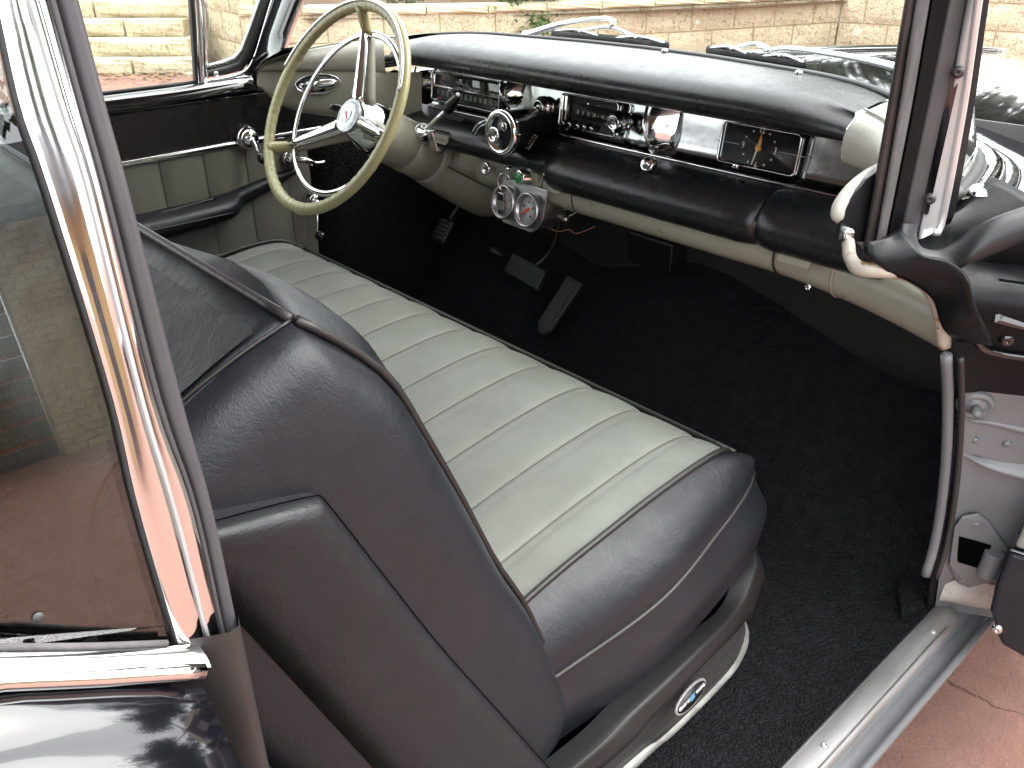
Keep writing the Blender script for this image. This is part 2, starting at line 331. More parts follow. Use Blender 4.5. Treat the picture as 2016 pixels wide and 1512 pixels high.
# carpet flap at the corner
prism('carpet_flap', [PZ(*p, .3712) for p in ((1768, 1150), (1790, 1132), (1822, 1138), (1832, 1156), (1824, 1160), (1836, 1168), (1822, 1180), (1826, 1192), (1806, 1196), (1775, 1210))], (0, 0, -.016), 'carpet', car, smooth=False, bevel=.003)
# pinch-weld beading along the opening: white & chipped above, grey below
wl = [PX(1670, 478, .655), PX(1674, 508, .672), PX(1692, 529, .692), PX(1740, 533, .712), PX(1790, 540, .72), PX(1832, 572, .728), PX(1850, 620, .733), PX(1860, 680, .737)]
wlp = spline(wl, 40); tube('windlace', wlp, .0082, 'paint_white_rust', car, n=10, sq=(1, .8), label='white windlace with chipped rusty paint')
gl_ = [PX(1863, 700, .737), PX(1866, 780, .738), PX(1864, 880, .74), PX(1855, 980, .741), PX(1840, 1070, .742), PX(1822, 1132, .742)]
tube('pinch_weld', spline(gl_, 30), .0068, 'paint_jamb', car, n=8)
tube('pinch_weld', spline([p+A_([.014, .006, 0]) for p in gl_], 30), .004, 'paint_jamb_dark', car, n=6)
from mathutils.bvhtree import BVHTree
JB = [BVHTree.FromPolygons([v.co.copy() for v in o.data.vertices], [tuple(p.vertices) for p in o.data.polygons]) for o in (jamb, jtop)]
def jpt(px, py):          # pixel onto the jamb face (its mean plane)
    for t in JB:
        h = t.ray_cast(Vector(CAM), Vector(ray(px, py)))
        if h[0] is not None and (Vector(CAM)-h[0]).length < 1.6: return np.array(h[0])
    n = A_([.45, -.89, 0]); z = 0.6
    for _ in range(6):
        fy, fx = flange(z); p = PP(px, py, (fx+.06, fy+.052, z), n); z = p[2]
    return p
jn = A_([.52, -.85, .0]); hh = JB[0].ray_cast(Vector(CAM), Vector(ray(1930, 900))); jn = np.array(hh[1]) if hh[0] is not None else jn; jn = -jn if jn @ ray(1930, 900) > 0 else jn
bp_ = jpt(1920, 797)
bs = lathe('bump_stop', [(.0225, -.004), (.0215, .004), (.0175, .0065), (.0155, .0035), (.0125, .0028), (.012, .0045), (.002, .005)], bp_, jn, 'paint_jamb', jamb, n=28)
lathe('pin', [(.0055, 0), (.0055, .014), (.0038, .017)], bp_+jn*.003, jn, 'paint_jamb', jamb, n=14)
for p in ((1919, 866), (1982, 873)): lathe('rivet', [(.001, .0035), (.004, .0028), (.0055, 0)], jpt(*p), jn, 'paint_jamb', jamb, n=12)
tube('swage', spline([jpt(1906, 828), jpt(1950, 832), jpt(2030, 850)], 10), [.001, .002, .003, .003, .004, .004, .004, .005, .005, .005], 'paint_jamb', jamb, n=8)
sw = [jpt(1893, 893), jpt(1960, 912), jpt(2040, 935), jpt(2040, 905), jpt(1970, 900)]
loft('swage', [[jpt(1893, 892), jpt(1950, 905), jpt(2040, 918)], [jpt(1893, 893)+jn*.001, jpt(1950, 912)+jn*.012, jpt(2040, 930)+jn*.018], [jpt(1893, 894), jpt(1950, 922), jpt(2040, 948)]], 'paint_jamb', jamb, nu=7, nv=8)
# lower hinge plate with two screws, hinge knuckle, and a flat black sheet painting the opening's shade
hp = [jpt(*p)+jn*.004 for p in ((1878, 1030), (1893, 1010), (1925, 1004), (1945, 1020), (1985, 1075), (1985, 1110), (1950, 1138), (1905, 1150), (1880, 1135), (1868, 1105))]
hpl = prism('hinge_plate', hp, jn*.004, 'paint_jamb', car, smooth=False, bevel=.002)
prism('pocket_shade', [jpt(*p)+jn*.0086 for p in ((1887, 1046), (1950, 1064), (1935, 1112), (1882, 1096))], jn*.0006, 'shade_black', hpl, smooth=False)
for p in ((1919, 1024), (1894, 1136)): screw(jpt(*p)+jn*.008, jn, .0075, hpl, 'paint_jamb')
lathe('hinge_knuckle', [(.014, -.022), (.014, .022)], jpt(1947, 1090)+jn*.018, (.05, 0, 1), 'paint_jamb', hpl, n=20, bevel=.002)
V, Fc = boxgeo(jpt(1975, 1100)+jn*.020, (.05, .012, .038), X=(.8, .6, 0), Y=(-.6, .8, 0)); link('hinge_arm', V, Fc, 'paint_jamb', hpl, smooth=False, bevel=.003)
# upper hinge pocket of the black section: its inner shade is a black sheet
V = [jpt(*p) for p in ((1966, 548), (2050, 560), (2050, 652), (1957, 628))]
ring('hinge_opening', V, jn, .012, .006, 'paint_black', jtop, smooth=False)
prism('pocket_shade', [p+jn*.001 for p in V], jn*.0015, 'shade_black', jtop, smooth=False)
screw(jpt(1982, 668)+jn*.001, jn, .009, jtop, 'paint_black')
tube('swage', spline([jpt(1880, 540)+jn*.004, jpt(1903, 600)+jn*.004, jpt(1925, 670)+jn*.004, jpt(1960, 690)+jn*.004, jpt(2040, 702)+jn*.004], 20), .005, 'paint_black', jtop, n=8)
# ================================================================ bench seat
PRO = [(.16, .60), (.30, .655), (.40, .682), (.47, .698), (.60, .722), (.70, .735), (.77, .739), (.82, .732), (.855, .708), (.878, .665), (.885, .60), (.88, .52), (.87, .45)]
ZP = spline([(0, y, z) for y, z in PRO], 44)[:, 1:]
Tn = np.gradient(ZP, axis=0); Nn = np.c_[-Tn[:, 1], Tn[:, 0]]; Nn /= np.linalg.norm(Nn, axis=1)[:, None]
seams = [-.5685, -.5134]+[-.4216+.0918*i for i in range(11)]+[.5607]
core = [[(x, y-.012*0-.012*n[0], z-.012*n[1]) for (y, z), n in zip(ZP, Nn)] for x in np.linspace(-.56, .555, 6)]
cush = loft('seat_cushion', core, 'vinyl_black_matt', car)
for a, b in zip(seams[:-1], seams[1:]):
    rows = []; wv = b-a
    for t in (0, .03, .07, .12, .17, .22, .28, .36, .48, .6, .72, .82, .9, .96, 1):
        h = .0030*min(1, wv/.09)*(1-abs(2*t-1)**9)+.0016*math.sin(math.pi*t)-.0012*math.exp(-((t-.16)/.06)**2); x = a+.0002+(wv-.0004)*t
        ph = rng.uniform(0, 6.28)
        rows.append([(x, y+(h-.004)*n[0], z+(h-.004)*n[1]+.0012*math.sin(y*23+a*40)*math.sin(t*math.pi)) for (y, z), n in zip(ZP, Nn)])
    loft('pleat', rows, 'vinyl_grey', cush)
for x in seams[1:-1]:
    tube('seam', [(x, y-.0034*n[0], z-.0034*n[1]) for (y, z), n in zip(ZP[2:34], Nn[2:34])], .0008, 'thread', cush, n=5)
for sgn in (1, -1):
    I_ = [(.5607, .16, .60), (.5607, .45, .693), (.5607, .62, .725), (.5607, .72, .7365), (.5595, .785, .738), (.556, .82, .731), (.5507, .845, .715), (.545, .868, .688)]
    P_ = [(.575, .16, .58), (.600, .44, .615), (.622, .62, .645), (.606, .75, .664), (.592, .825, .676), (.574, .872, .680), (.556, .889, .672), (.52, .897, .655)]
    L_ = [(.57, .16, .48), (.600, .44, .515), (.622, .60, .535), (.618, .72, .55), (.606, .82, .565), (.585, .89, .56), (.558, .908, .55), (.52, .915, .54)]
    I_, P_, L_ = (A_(q) for q in (I_, P_, L_)); fl = A_([sgn, 1, 1])
    m1 = (I_*.62+P_*.38)+A_([.006, .002, .013]); m2 = (I_*.25+P_*.75)+A_([.008, .004, .014]); m3 = (P_+L_)/2+A_([.012, .010, .004])
    rows = [np.array([I_[i], m1[i], m2[i], P_[i]])*fl for i in range(8)]
    loft('end_bolster', rows, 'vinyl_black', cush, nu=40, nv=14)
    rows = [np.array([P_[i], P_[i]*.8+L_[i]*.2+A_([.006, .005, 0]), m3[i], L_[i]])*fl for i in range(8)]
    loft('end_bolster', rows, 'vinyl_black', cush, nu=40, nv=12)
    tube('piping', spline(P_*fl+A_([0, 0, .002]), 50), .0032, 'piping', cush, n=8)
    tube('piping', spline(I_*fl+A_([0, 0, .003]), 50), .0040, 'piping', cush, n=8)
# front edge piping of the grey top
tube('piping', [(x, ZP[30][0]+.004, ZP[30][1]+.004) for x in np.linspace(-.55, .55, 30)], .0038, 'piping', cush, n=6)
# seat frame : moulded skirt, kick panel, worn foot strip, badge
VT = [PX(1137, 1512, .648), PX(1244, 1410, .648), PX(1367, 1294, .642), PX(1458, 1197, .625), PX(1486, 1130, .608), PX(1489, 1096, .592)]
VB = [PX(1195, 1502, .648), PX(1293, 1401, .648), PX(1382, 1310, .640), PX(1470, 1221, .618), PX(1494, 1160, .602), PX(1498, 1126, .590)]
VT = [A_([.60, .20, .46])]+VT+[A_([.52, .935, .56])]; VB = [A_([.60, .20, .42])]+VB+[A_([.52, .94, .53])]
FT = [A_([.62, .2, .372])]+[PZ(x, y, .372) for x, y in ((1226, 1512), (1305, 1450), (1403, 1355), (1452, 1294), (1467, 1232))]+[A_([.52, .955, .372]), A_([.44, .965, .372])]
FB = [A_([.625, .2, .352])]+[PZ(x, y, .352) for x, y in ((1253, 1512), (1330, 1442), (1415, 1355), (1452, 1310), (1469, 1258))]+[A_([.52, .965, .352]), A_([.44, .975, .352])]
for sgn in (1, -1):
    fl = A_([sgn, 1, 1]); rows = []
    for t, b in zip(VT, VB):
        n = A_([1, 0, 0]) if t[1] < .75 else A_([.6, .8, 0]); rows.append(np.array([t-n*.03, t-n*.004+A_([0, 0, .002]), t, (t+b)/2+n*.006, b, b-n*.02])*fl)
    fr = loft('seat_frame' if sgn > 0 else 'seat_frame', rows, 'plastic_trim', car, nu=40, nv=14)
    rows = [np.array([VB[min(i, len(VB)-1)]-A_([.02, .02 if i > 4 else 0, 0]), FT[i]])*fl for i in range(8)]
    loft('kick_plate', rows, 'kick_plate', fr, nu=40, nv=6, solid=.004)
    loft('foot_strip', [np.array([a, (a+b)/2+A_([.006, 0, .004]), b])*fl for a, b in zip(FT, FB)], 'foot_strip', fr, nu=40, nv=6)
    if sgn > 0: frame_r = fr
box('seat_box', (0, .55, .44), (1.1, .66, .17), 'plastic_black', frame_r, smooth=False)
# badge on the kick plate
bo = PX(1352, 1368, .634); bx = PX(1378, 1342, .630)-PX(1328, 1394, .636); bx /= np.linalg.norm(bx); bnn = A_([.97, .12, .2]); bnn -= bx*(bnn@bx); bnn /= np.linalg.norm(bnn); by = np.cross(bnn, bx)
bo = bo+bnn*.004
badge = prism('badge', ell(bo, bx, by, .036, .0155), bnn*.003, 'stainless', frame_r, bevel=.0008)
prism('badge_face', ell(bo+bnn*.003, bx, by, .0325, .0125), bnn*.0008, 'gauge_face', badge)
text('BODY BY', .0062, bo+bnn*.004-bx*.016, bx, by, 'ink_white', badge, 'lettering', .8); text('FISHER', .0062, bo+bnn*.004+bx*.017, bx, by, 'ink_white', badge, 'lettering', .8)
prism('crest', [bo+bnn*.0038+bx*a+by*b for a, b in ((-.006, -.003), (0, -.0045), (.006, -.003), (.005, .001), (.006, .004), (.002, .003), (-.002, .0045), (-.005, .002))], bnn*.0008, 'emblem_blue', badge, smooth=False)
for s in (-1, 1): lathe('rivet', [(.0005, .0016), (.0024, .0008), (.0028, 0)], bo+bnn*.0035+bx*s*.0275, bnn, 'ink_white', badge, n=10)
# ---- backrest
FR = [tuple(PX(a, b, .59)[1:]) for a, b in ((575, 635), (665, 680), (760, 750), (830, 860), (900, 980), (970, 1110), (1030, 1198), (1080, 1310), (1106, 1385), (1086, 1450))]
RE = [(.43, .475), (.35, .48), (.28, .53), (.22, .63), (.15, .77), (.10, .89), (.088, .97), (.105, 1.025), (.15, 1.060), (.195, 1.084)]
FRs = spline([(0, *p) for p in FR], 26)[:, 1:]; REs = spline([(0, *p) for p in [FR[-1]]+RE+[FR[0]]], 36)[1:-1, 1:]
cen = A_([.26, .82])
def bloop(x, fb, sh, rb=0):      # fb front bulge, sh shrink towards centre
    f = []
    for i, p in enumerate(FRs):
        t = i/25; d = A_([.86, .5])*fb*math.sin(math.pi*min(1, t*.9+.12))**.6; f.append(p+d)
    r = [p+A_([-.9, .1])*rb*math.sin(math.pi*i/33) for i, p in enumerate(REs)]
    return [(x, *(cen+(q-cen)*sh)) for q in f+r]
st = [(-.60, 0, .80), (-.592, 0, .93), (-.57, .004, .985), (-.545, .006, 1), (-.50, .0, 1), (-.42, .0, 1), (-.2, .0, 1), (0, .0, 1), (.15, 0, 1), (.28, .0, 1), (.36, .005, 1), (.42, .018, 1), (.48, .032, 1), (.53, .026, 1), (.565, .010, 1), (.584, .001, 1.0)]
back = loft('seat_backrest', [bloop(*s) for s in st], 'vinyl_black', car, cv=True, cap=True)
# right side cushion : bulged cap inside the piping
rows = []
for k, (x, sh) in enumerate(((.584, 1.0), (.598, .985), (.609, .955), (.619, .88), (.626, .72), (.630, .48), (.631, .2), (.631, .02))):
    rows.append(bloop(x, 0, sh))
side = loft('side_panel', rows, 'vinyl_black', back, cv=True, nu=22)
pp = [(.588, *p) for p in FRs[:]]; tube('piping', [A_(p)+A_([.002, .003, .001]) for p in pp], .0036, 'piping', back, n=8)
tube('piping', [(x, FR[0][0]+.008*(.58-x), FR[0][1]+.002-.022*(.58-x)*0) for x in np.linspace(.588, -.58, 40)], .0036, 'piping', back, n=8)
tube('seam', spline([(.588, FR[0][0], FR[0][1]+.001), (.585, .195, 1.0865), (.580, .15, 1.062), (.578, .105, 1.026), (.578, .088, .97)], 24), .0014, 'piping', back, n=8)
# rear shell
rows = []
for x in np.linspace(-.545, .578, 24):
    rows.append([(x, *(p+A_([-.004, .003]))) for p in REs[8:]])
loft('rear_panel', rows, 'vinyl_black_matt', back)
# lower side armour
LP = [(400, 1040), (432, 1036), (520, 1012), (600, 992), (630, 988), (650, 1002), (765, 1148), (870, 1280), (985, 1408), (1085, 1520)]
LQ = [(340, 1110), (400, 1150), (480, 1237), (600, 1367), (733, 1511), (760, 1545)]
top = spline([PX(x, y, .640) for x, y in LP], 40); bot = spline([PX(x, y, .634) for x, y in LQ], 40)
rows = [top+A_([-.05, 0, 0]), top+A_([-.006, 0, 0]), top+(bot-top)*.012, top+(bot-top)*.05+A_([.005, 0, 0])]+[top+(bot-top)*t+A_([.008, 0, 0]) for t in (.2, .4, .6, .8)]+[bot+A_([-.004, 0, 0]), bot+A_([-.05, 0, 0])]
tube('seam', top+A_([-.005, .0012, .0012]), .0005, 'shade_black', back, n=6)  # black line for the shield's seam and the painted shade of its crease
loft('seat_side_shield', [np.array(r) for r in rows], 'vinyl_black_matt', back)
# ================================================================ dashboard
def yw(x): return np.interp(abs(x), [0, .15, .35, .46, .54, .60, .66, .69], [1.315, 1.305, 1.268, 1.238, 1.20, 1.15, 1.05, .95])
def ye(x):            # rear edge of the top pad
    return 1.06-.0*(abs(x))
xs = np.linspace(-.50, .51, 44)
pad = []
for x in xs:
    e = .014*max(0, (abs(x)-.36)/.14)**2; y0 = 1.060+ .02*max(0, (abs(x)-.4)/.1)**2; W = yw(x)-.004
    pad.append([(x, W, 1.110), (x, W-.006, 1.122-e*.6), (x, (W+1.13)/2, 1.1265-e*.8), (x, 1.14, 1.1265-e), (x, 1.105, 1.124-e), (x, y0+.020, 1.118-e), (x, y0+.003, 1.106-e), (x, y0, 1.095-e), (x, y0+.006, 1.083-e*.6), (x, y0+.03, 1.073-e*.3), (x, 1.14, 1.068), (x, 1.175, 1.067)])
dash = loft('dashboard', pad, 'vinyl_pad', car, nv=40, label='black padded dashboard top')
tube('seam', [(x, 1.215, 1.1255) for x in np.linspace(-.2, .12, 20)], .0012, 'thread', dash, n=5)
# windshield base trim strip with screws
tr_ = [(x, yw(x)-.010, 1.123-.014*max(0, (abs(x)-.36)/.14)**2*.5) for x in np.linspace(-.56, .56, 60)]
tube('trim_strip', tr_, .005, 'paint_satin', dash, n=8, sq=(1, 1.6))
for p in ((1309, 99), (1573, 142)): screw(PZ(*p, 1.128), (0, 0, 1), .006, dash)
# chrome panel
def cp(px, py, d=0): p = PY(px, py, 1.158); return p+A_([0, -d, 0])
prof = [(1.176, 1.068), (1.170, 1.060), (1.163, 1.02), (1.158, .998), (1.150, .990), (1.138, .9875), (1.136, .984), (1.142, .980)]
loft('chrome_panel', [[(x, y, z) for y, z in prof] for x in np.linspace(-.455, .525, 40)], 'chrome_dark', dash, nv=24)
loft('edge_trim', [[(x, 1.141, .9885), (x, 1.1335, .9895), (x, 1.1325, .985), (x, 1.140, .981)] for x in np.linspace(-.03, .53, 20)], 'chrome', dash)
# black lower fascia (driver's side) and glovebox padding
pf = [(1.146, .984), (1.125, .980), (1.10, .972), (1.082, .958), (1.075, .942), (1.08, .928), (1.10, .918), (1.13, .914)]
loft('lower_fascia', [[(x, y, z) for y, z in pf] for x in np.linspace(-.50, -.035, 20)], 'paint_satin', dash, nv=20)
pg = [(1.140, .984), (1.118, .984), (1.090, .975), (1.068, .956), (1.060, .936), (1.066, .916), (1.085, .902), (1.115, .898)]
def gpad(x0, x1, nm):
    rows = []; xx = np.r_[x0, x0+.004, x0+.014, np.linspace(x0+.03, x1-.03, 16), x1-.012, x1-.004, x1]
    for x in xx:
        d = min(x-x0, x1-x); k = .8+.2*min(1, d/.03)**.5; c = A_([1.12, .94]); rows.append([(x, c[0]+(y-c[0])*k, c[1]+(z-c[1])*(.92+.08*(k-.8)/.2)) for y, z in pg])
    o = loft(nm, rows, 'vinyl_pad', dash, nv=22); return o
gpad(-.036, .402, 'glovebox_pad'); gpad(.404, .60, 'glovebox_pad')
go = PY(1274, 322, 1.082)
lathe('glovebox_button', [(.0015, .006), (.004, .0065), (.0045, .003), (.0075, .004), (.008, .001), (.0105, .002), (.0125, 0), (.0125, -.01)], go, (0, -1, .55), 'chrome', dash, n=24)
# beige rail under the dash
pr_ = [(1.125, .925), (1.108, .918), (1.099, .902), (1.098, .885), (1.106, .868), (1.125, .856), (1.15, .852)]
def rail(x): k = max(0, (x-.42)/.28); return [(x, y-.055*k*k, z-.012*k) for y, z in pr_]
rl = loft('lower_rail', [rail(x) for x in np.linspace(-.255, .70, 50)], 'paint_beige', dash, nv=18)
for px in (1600, 1545):
    pass
for xj in (.427, .525): tube('seam', spline([(q[0], q[1]-.001, q[2]) for q in rail(xj)], 14), .0022, 'ink_dark' if xj < .5 else 'paint_beige', rl, n=5)
b1 = rail(.475)
prism('embossed_plate', rrect(PY(1567, 500, 1.083), (1, 0, 0), (0, .25, .97), .026, .016, .005), (0, -.003, 0), 'paint_beige', rl, bevel=.0015)
prism('embossed_plate', rrect(PY(1094, 366, 1.096), (1, 0, 0), (0, .25, .97), .016, .013, .004), (0, -.003, 0), 'paint_beige', rl, bevel=.0015)
for xj in (-.065, .012): tube('seam', spline([(q[0], q[1]-.0005, q[2]) for q in rail(xj)], 14), .0012, 'ink_dark', rl, n=5)
# switch plate
swp = prism('switch_plate', [PY(*p, 1.094) for p in ((943, 303), (952, 300), (1048, 331), (1058, 338), (1056, 376), (1010, 362), (975, 352))], (0, .012, 0), 'paint_beige', car, smooth=False, bevel=.002)
fn = A_([0, -1, .12]); fn /= np.linalg.norm(fn)
Xv = A_([1, 0, 0]); Yv = A_([0, .12, 1])
text('VENT', .0075, PY(954, 309, 1.0925), Xv, Yv, 'ink_dark', swp, 'lettering'); text('LOCK ON OFF', .0075, PY(986, 317, 1.0925), Xv, Yv, 'ink_dark', swp, 'lettering'); text('LIGHTER', .0075, PY(1016, 326, 1.0925), Xv, Yv, 'ink_dark', swp, 'lettering')
lathe('switch_knob', [(.007, -.005), (.007, .016), (.0115, .017), (.012, .021), (.010, .0235), (.0085, .022)], PY(972, 331, 1.094), fn, 'chrome', swp, n=24)
lathe('ignition_lock', [(.014, -.004), (.014, .002), (.011, .006), (.009, .007)], PY(1004, 341, 1.094), fn, 'chrome', swp, n=24)
box('ignition_key', PY(1003, 341, 1.082), (.003, .022, .018), 'stainless', swp, bevel=.001)
gb = PY(1034, 348, 1.094); lathe('starter_button', [(.017, -.004), (.017, .001), (.0135, .004), (.0135, .016), (.0115, .0175)], gb, fn, 'chrome', swp, n=28)
lathe('button_cap', [(.0105, .016), (.0105, .0185), (.009, .0195)], gb, fn, 'button_green', swp, n=24)
text('START', .0045, gb+fn*.0198, Xv, Yv, 'ink_dim', swp, 'lettering', depth=.0002)
# ---- instrument cluster
Xd = A_([1, 0, 0]); Yd = A_([0, .13, .99]); nd = A_([0, -1, .1])
def panel_frame(cs):
    P = [cp(*c) for c in cs]; o = sum(P)/4; return o, (np.linalg.norm(P[1]-P[0])+np.linalg.norm(P[2]-P[3]))/4, (np.linalg.norm(P[3]-P[0])+np.linalg.norm(P[2]-P[1]))/4
o, a, b = panel_frame(((860, 141), (994, 166), (987, 218), (854, 191))); o = o+A_([0, -.006, 0])
clu = prism('instrument_cluster', rrect(o+A_([0, .004, 0]), Xd, Yd, a, b, .005), (0, .003, 0), 'gauge_face', car)
ring('bezel', rrect(o, Xd, Yd, a+.002, b+.002, .006), (0, -1, .1), .0045, .004, 'chrome', clu)
box('divider', o+Yd*(.000)+nd*.0005, (2*a-.008, .002, .0026), 'chrome', clu, Z=Yd)
for i in range(13):
    x = -a+.020+i*(2*a-.034)/12; text(str(i*10), .0155, o+Xd*x-Yd*.0125+nd*.001, Xd, Yd, 'ink_dim', clu, 'numeral', .52, .0003)
box('speed_marker', o+Xd*(-a+.024)-Yd*.0235+nd*.001, (.010, .0012, .0045), 'ink_red', clu, Z=Yd)
for i, nm in enumerate(('TEMPERATURE', 'OIL PRESSURE', 'AMPERES', 'GASOLINE')):
    c = o+Xd*(-a+.036+i*(2*a-.06)/3)+Yd*.014+nd*.001
    box('gauge_window', c, (.024, .0006, .014), 'plastic_black', clu, Z=Yd)
    tube('needle', [c+Xd*-.004+Yd*-.005+nd*.001, c+Xd*.001+Yd*.006+nd*.001], .0007, 'ink_red' if i < 1 else ('ink_orange' if i == 1 else 'ink_dim'), clu, n=4)
    text(nm, .0034, c-Yd*.0105, Xd, Yd, 'ink_dim', clu, 'lettering', .8, .0002); text('H' if i == 0 else ('N', 'D', 'F')[i-1], .005, c+Xd*.008, Xd, Yd, 'ink_dim', clu, 'lettering', .8, .0002)
prism('dial_glass', rrect(o+nd*.0025, Xd, Yd, a-.003, b-.003, .004), nd*.0006, 'glass_dial', clu, smooth=False)
for px in ((849, 147), (1005, 176)): lathe('warning_lamp', [(.0085, -.002), (.0085, .004), (.006, .005), (.0055, .001)], cp(*px), (0, -1, .1), 'chrome', clu, n=20); lathe('lens', [(.0055, .001), (.003, .003), (.0005, .0035)], cp(*px), (0, -1, .1), 'plastic_black', clu, n=16)
# chrome cluster ends : scooped housings
for (pts) in (((828, 133), (838, 160), (830, 178)), ((1002, 150), (1012, 180), (1016, 212)), ((1287, 196), (1294, 248), (1298, 302))):
    q = [cp(*p) for p in pts]; x0 = q[1][0]
    wd = .040 if x0 > 0 else .030
    rows = []
    for t in np.linspace(0, 1, 9):
        x = x0+wd*t; dd = .030*math.cos(t*math.pi/2)**1.2; zt = q[0][2]; zb = q[2][2]+.018*t*t
        rows.append([(x, 1.168, zt), (x, 1.166-dd*.75, zt-.004), (x, 1.160-dd, (zt*.6+zb*.4)), (x, 1.154-dd*.8, zt*.25+zb*.75), (x, 1.154, zb)])
    sc = loft('chrome_scoop', rows, 'chrome', dash, nu=14, nv=14)
    tube('fin', spline([cp(*pts[0], .012)+A_([0, 0, .004]), cp(*pts[1], .034), cp(*pts[2], .016)], 16), .0028, 'chrome', sc, n=8)
# ---- radio
o, a, b = panel_frame(((1118, 183), (1232, 203), (1219, 268), (1106, 242))); o = o+A_([0, -.008, 0])
rad = prism('radio', rrect(o+A_([0, .004, 0]), Xd, Yd, a-.002, b-.002, .004), (0, .006, 0), 'radio_face', car)
ring('bezel', rrect(o, Xd, Yd, a, b, .005), (0, -1, .1), .0032, .006, 'chrome', rad)
for s in (0, 1): box('rib', o+Xd*(-a+.006+.009*s)+nd*.003, (.0055, .008, 2*b-.006), 'chrome', rad, Z=Yd, bevel=.001)
P4 = [cp(*c, .01) for c in ((1139, 205), (1218, 218), (1214, 240), (1133, 223))]; o2 = sum(P4)/4; a2 = .5*abs(P4[1][0]-P4[0][0]); b2 = .0125
prism('dial_face', rrect(o2, Xd, Yd, a2, b2, .003), nd*.001, 'gauge_face', rad)
for s, x in zip(('55', '70', '90', '110', '140', '160'), (-.8, -.52, -.22, .1, .55, .88)): text(s, .0085, o2+Xd*a2*x*.92-Yd*.003+nd*.0014, Xd, Yd, 'ink_dim', rad, 'numeral', .6, .0002)
text('o', .006, o2+Xd*a2*.3-Yd*.003+nd*.0014, Xd, Yd, 'ink_dim', rad, 'numeral', .8, .0002)
text('Sonomatic', .009, o+Xd*.008+Yd*(b-.014)+nd*.0005, Xd, Yd, 'chrome', rad, 'script_lettering', .8, .0006)
for px in ((1126, 239), (1139, 242), (1155, 245), (1168, 247), (1182, 250)):
    q = cp(*px, .024); lathe('push_button', [(.0058, -.022), (.0058, -.001), (.005, 0), (.004, -.001)], q, (0, -1, 0), 'plastic_black', rad, n=16); lathe('button_tip', [(.0042, -.001), (.0036, .001), (.001, .0008)], q, (0, -1, 0), 'chrome', rad, n=14)
for px in ((1089, 205), (1237, 235)):
    q = cp(*px, .040); lathe('radio_knob', [(.014, -.038), (.0165, -.030), (.0165, -.024), (.011, -.022), (.018, -.019), (.018, -.010), (.010, -.008), (.0125, -.005), (.0125, -.001), (.0105, 0), (.009, -.002), (.002, -.001)], q, (0, -1, .05), 'chrome', rad, n=28)
# ---- clock
o, a, b = panel_frame(((1435, 242), (1586, 266), (1570, 343), (1417, 310))); o = o+A_([0, -.006, 0])
clk = prism('clock', rrect(o+A_([0, .004, 0]), Xd, Yd, a, b, .005), (0, .004, 0), 'gauge_face', car)
ring('bezel', rrect(o, Xd, Yd, a+.002, b+.002, .006), (0, -1, .1), .0036, .005, 'chrome', clk)
for s in (-1, 1): box('side_line', o+Xd*s*.056+nd*.001, (.042, .0006, .0012), 'ink_dim', clk, Z=Yd)
c0 = o+nd*.001
for i in range(12):
    t = R(90-30*i); q = c0+Xd*.028*math.cos(t)+Yd*.026*math.sin(t)
    if i % 3: lathe('hour_dot', [(.0017, 0), (.0017, .0005)], q, (0, -1, 0), 'ink_white', clk, n=8)
    else: text(str(i or 12), .0145, q, Xd, Yd, 'ink_white', clk, 'numeral', .7, .0003)
prism('hour_hand', [c0+nd*.002+Xd*x+Yd*y for x, y in ((-.003, -.003), (.003, -.003), (.0045, .010), (.0015, .022), (-.001, .010))], nd*.0006, 'ink_orange', clk, smooth=False)
lathe('hand_hub', [(.005, 0), (.005, .003), (.002, .0035)], c0, (0, -1, 0), 'ink_orange', clk, n=16)
tube('minute_hand', [c0+nd*.004, c0+nd*.004-Xd*.005-Yd*.025], .0009, 'ink_white', clk, n=5)
lathe('set_knob', [(.003, 0), (.003, .016), (.0055, .018), (.005, .022), (.002, .023)], o-Yd*(b+.001)-Xd*.022, (0, -1, .1), 'chrome', clk, n=16)
prism('clock_glass', rrect(o+nd*.0032, Xd, Yd, a-.003, b-.003, .004), nd*.0006, 'glass_dial', clk, smooth=False)
# ---- round heater control with chrome ring, side plate
hc = PY(984, 262, 1.035); rr = .0405
ctl = lathe('heater_control', [(rr*.93, -.11), (rr*.93, -.008), (rr, -.006), (rr, -.004)], hc, (0, -1, .06), 'paint_satin', car, n=40)
lathe('chrome_ring', [(rr, -.012), (rr*1.02, -.004), (rr*.98, .001), (rr*.86, .0035), (rr*.74, .001), (rr*.70, -.006)], hc, (0, -1, .06), 'chrome', ctl, n=40)
lathe('dial_dish', [(rr*.71, -.006), (rr*.62, -.009), (rr*.3, -.008), (.002, -.008)], hc, (0, -1, .06), 'paint_black', ctl, n=32)
lathe('knob', [(.009, -.008), (.007, .008), (.013, .010), (.0135, .014), (.011, .0165), (.010, .013), (.002, .0135)], hc+A_([-.002, 0, -.002]), (0, -1, .06), 'chrome', ctl, n=24)
lathe('knob', [(.007, -.008), (.006, .002), (.009, .004), (.007, .007), (.001, .008)], hc+A_([.016, 0, .013]), (0, -1, .06), 'chrome_dark', ctl, n=20)
q4 = [PY(*p, 1.078) for p in ((1027, 285), (1043, 262), (1062, 268), (1046, 293))]
prism('control_plate', q4, (0, -.004, 0), 'gauge_face', ctl, smooth=False); ring('plate_frame', [p+A_([0, -.004, 0]) for p in q4], (0, -1, 0), .003, .002, 'chrome', ctl, smooth=False)
for k in range(5): box('tick', PY(1036+4*k, 286-5*k, 1.0725), (.006, .0006, .0012), 'ink_dim', ctl)
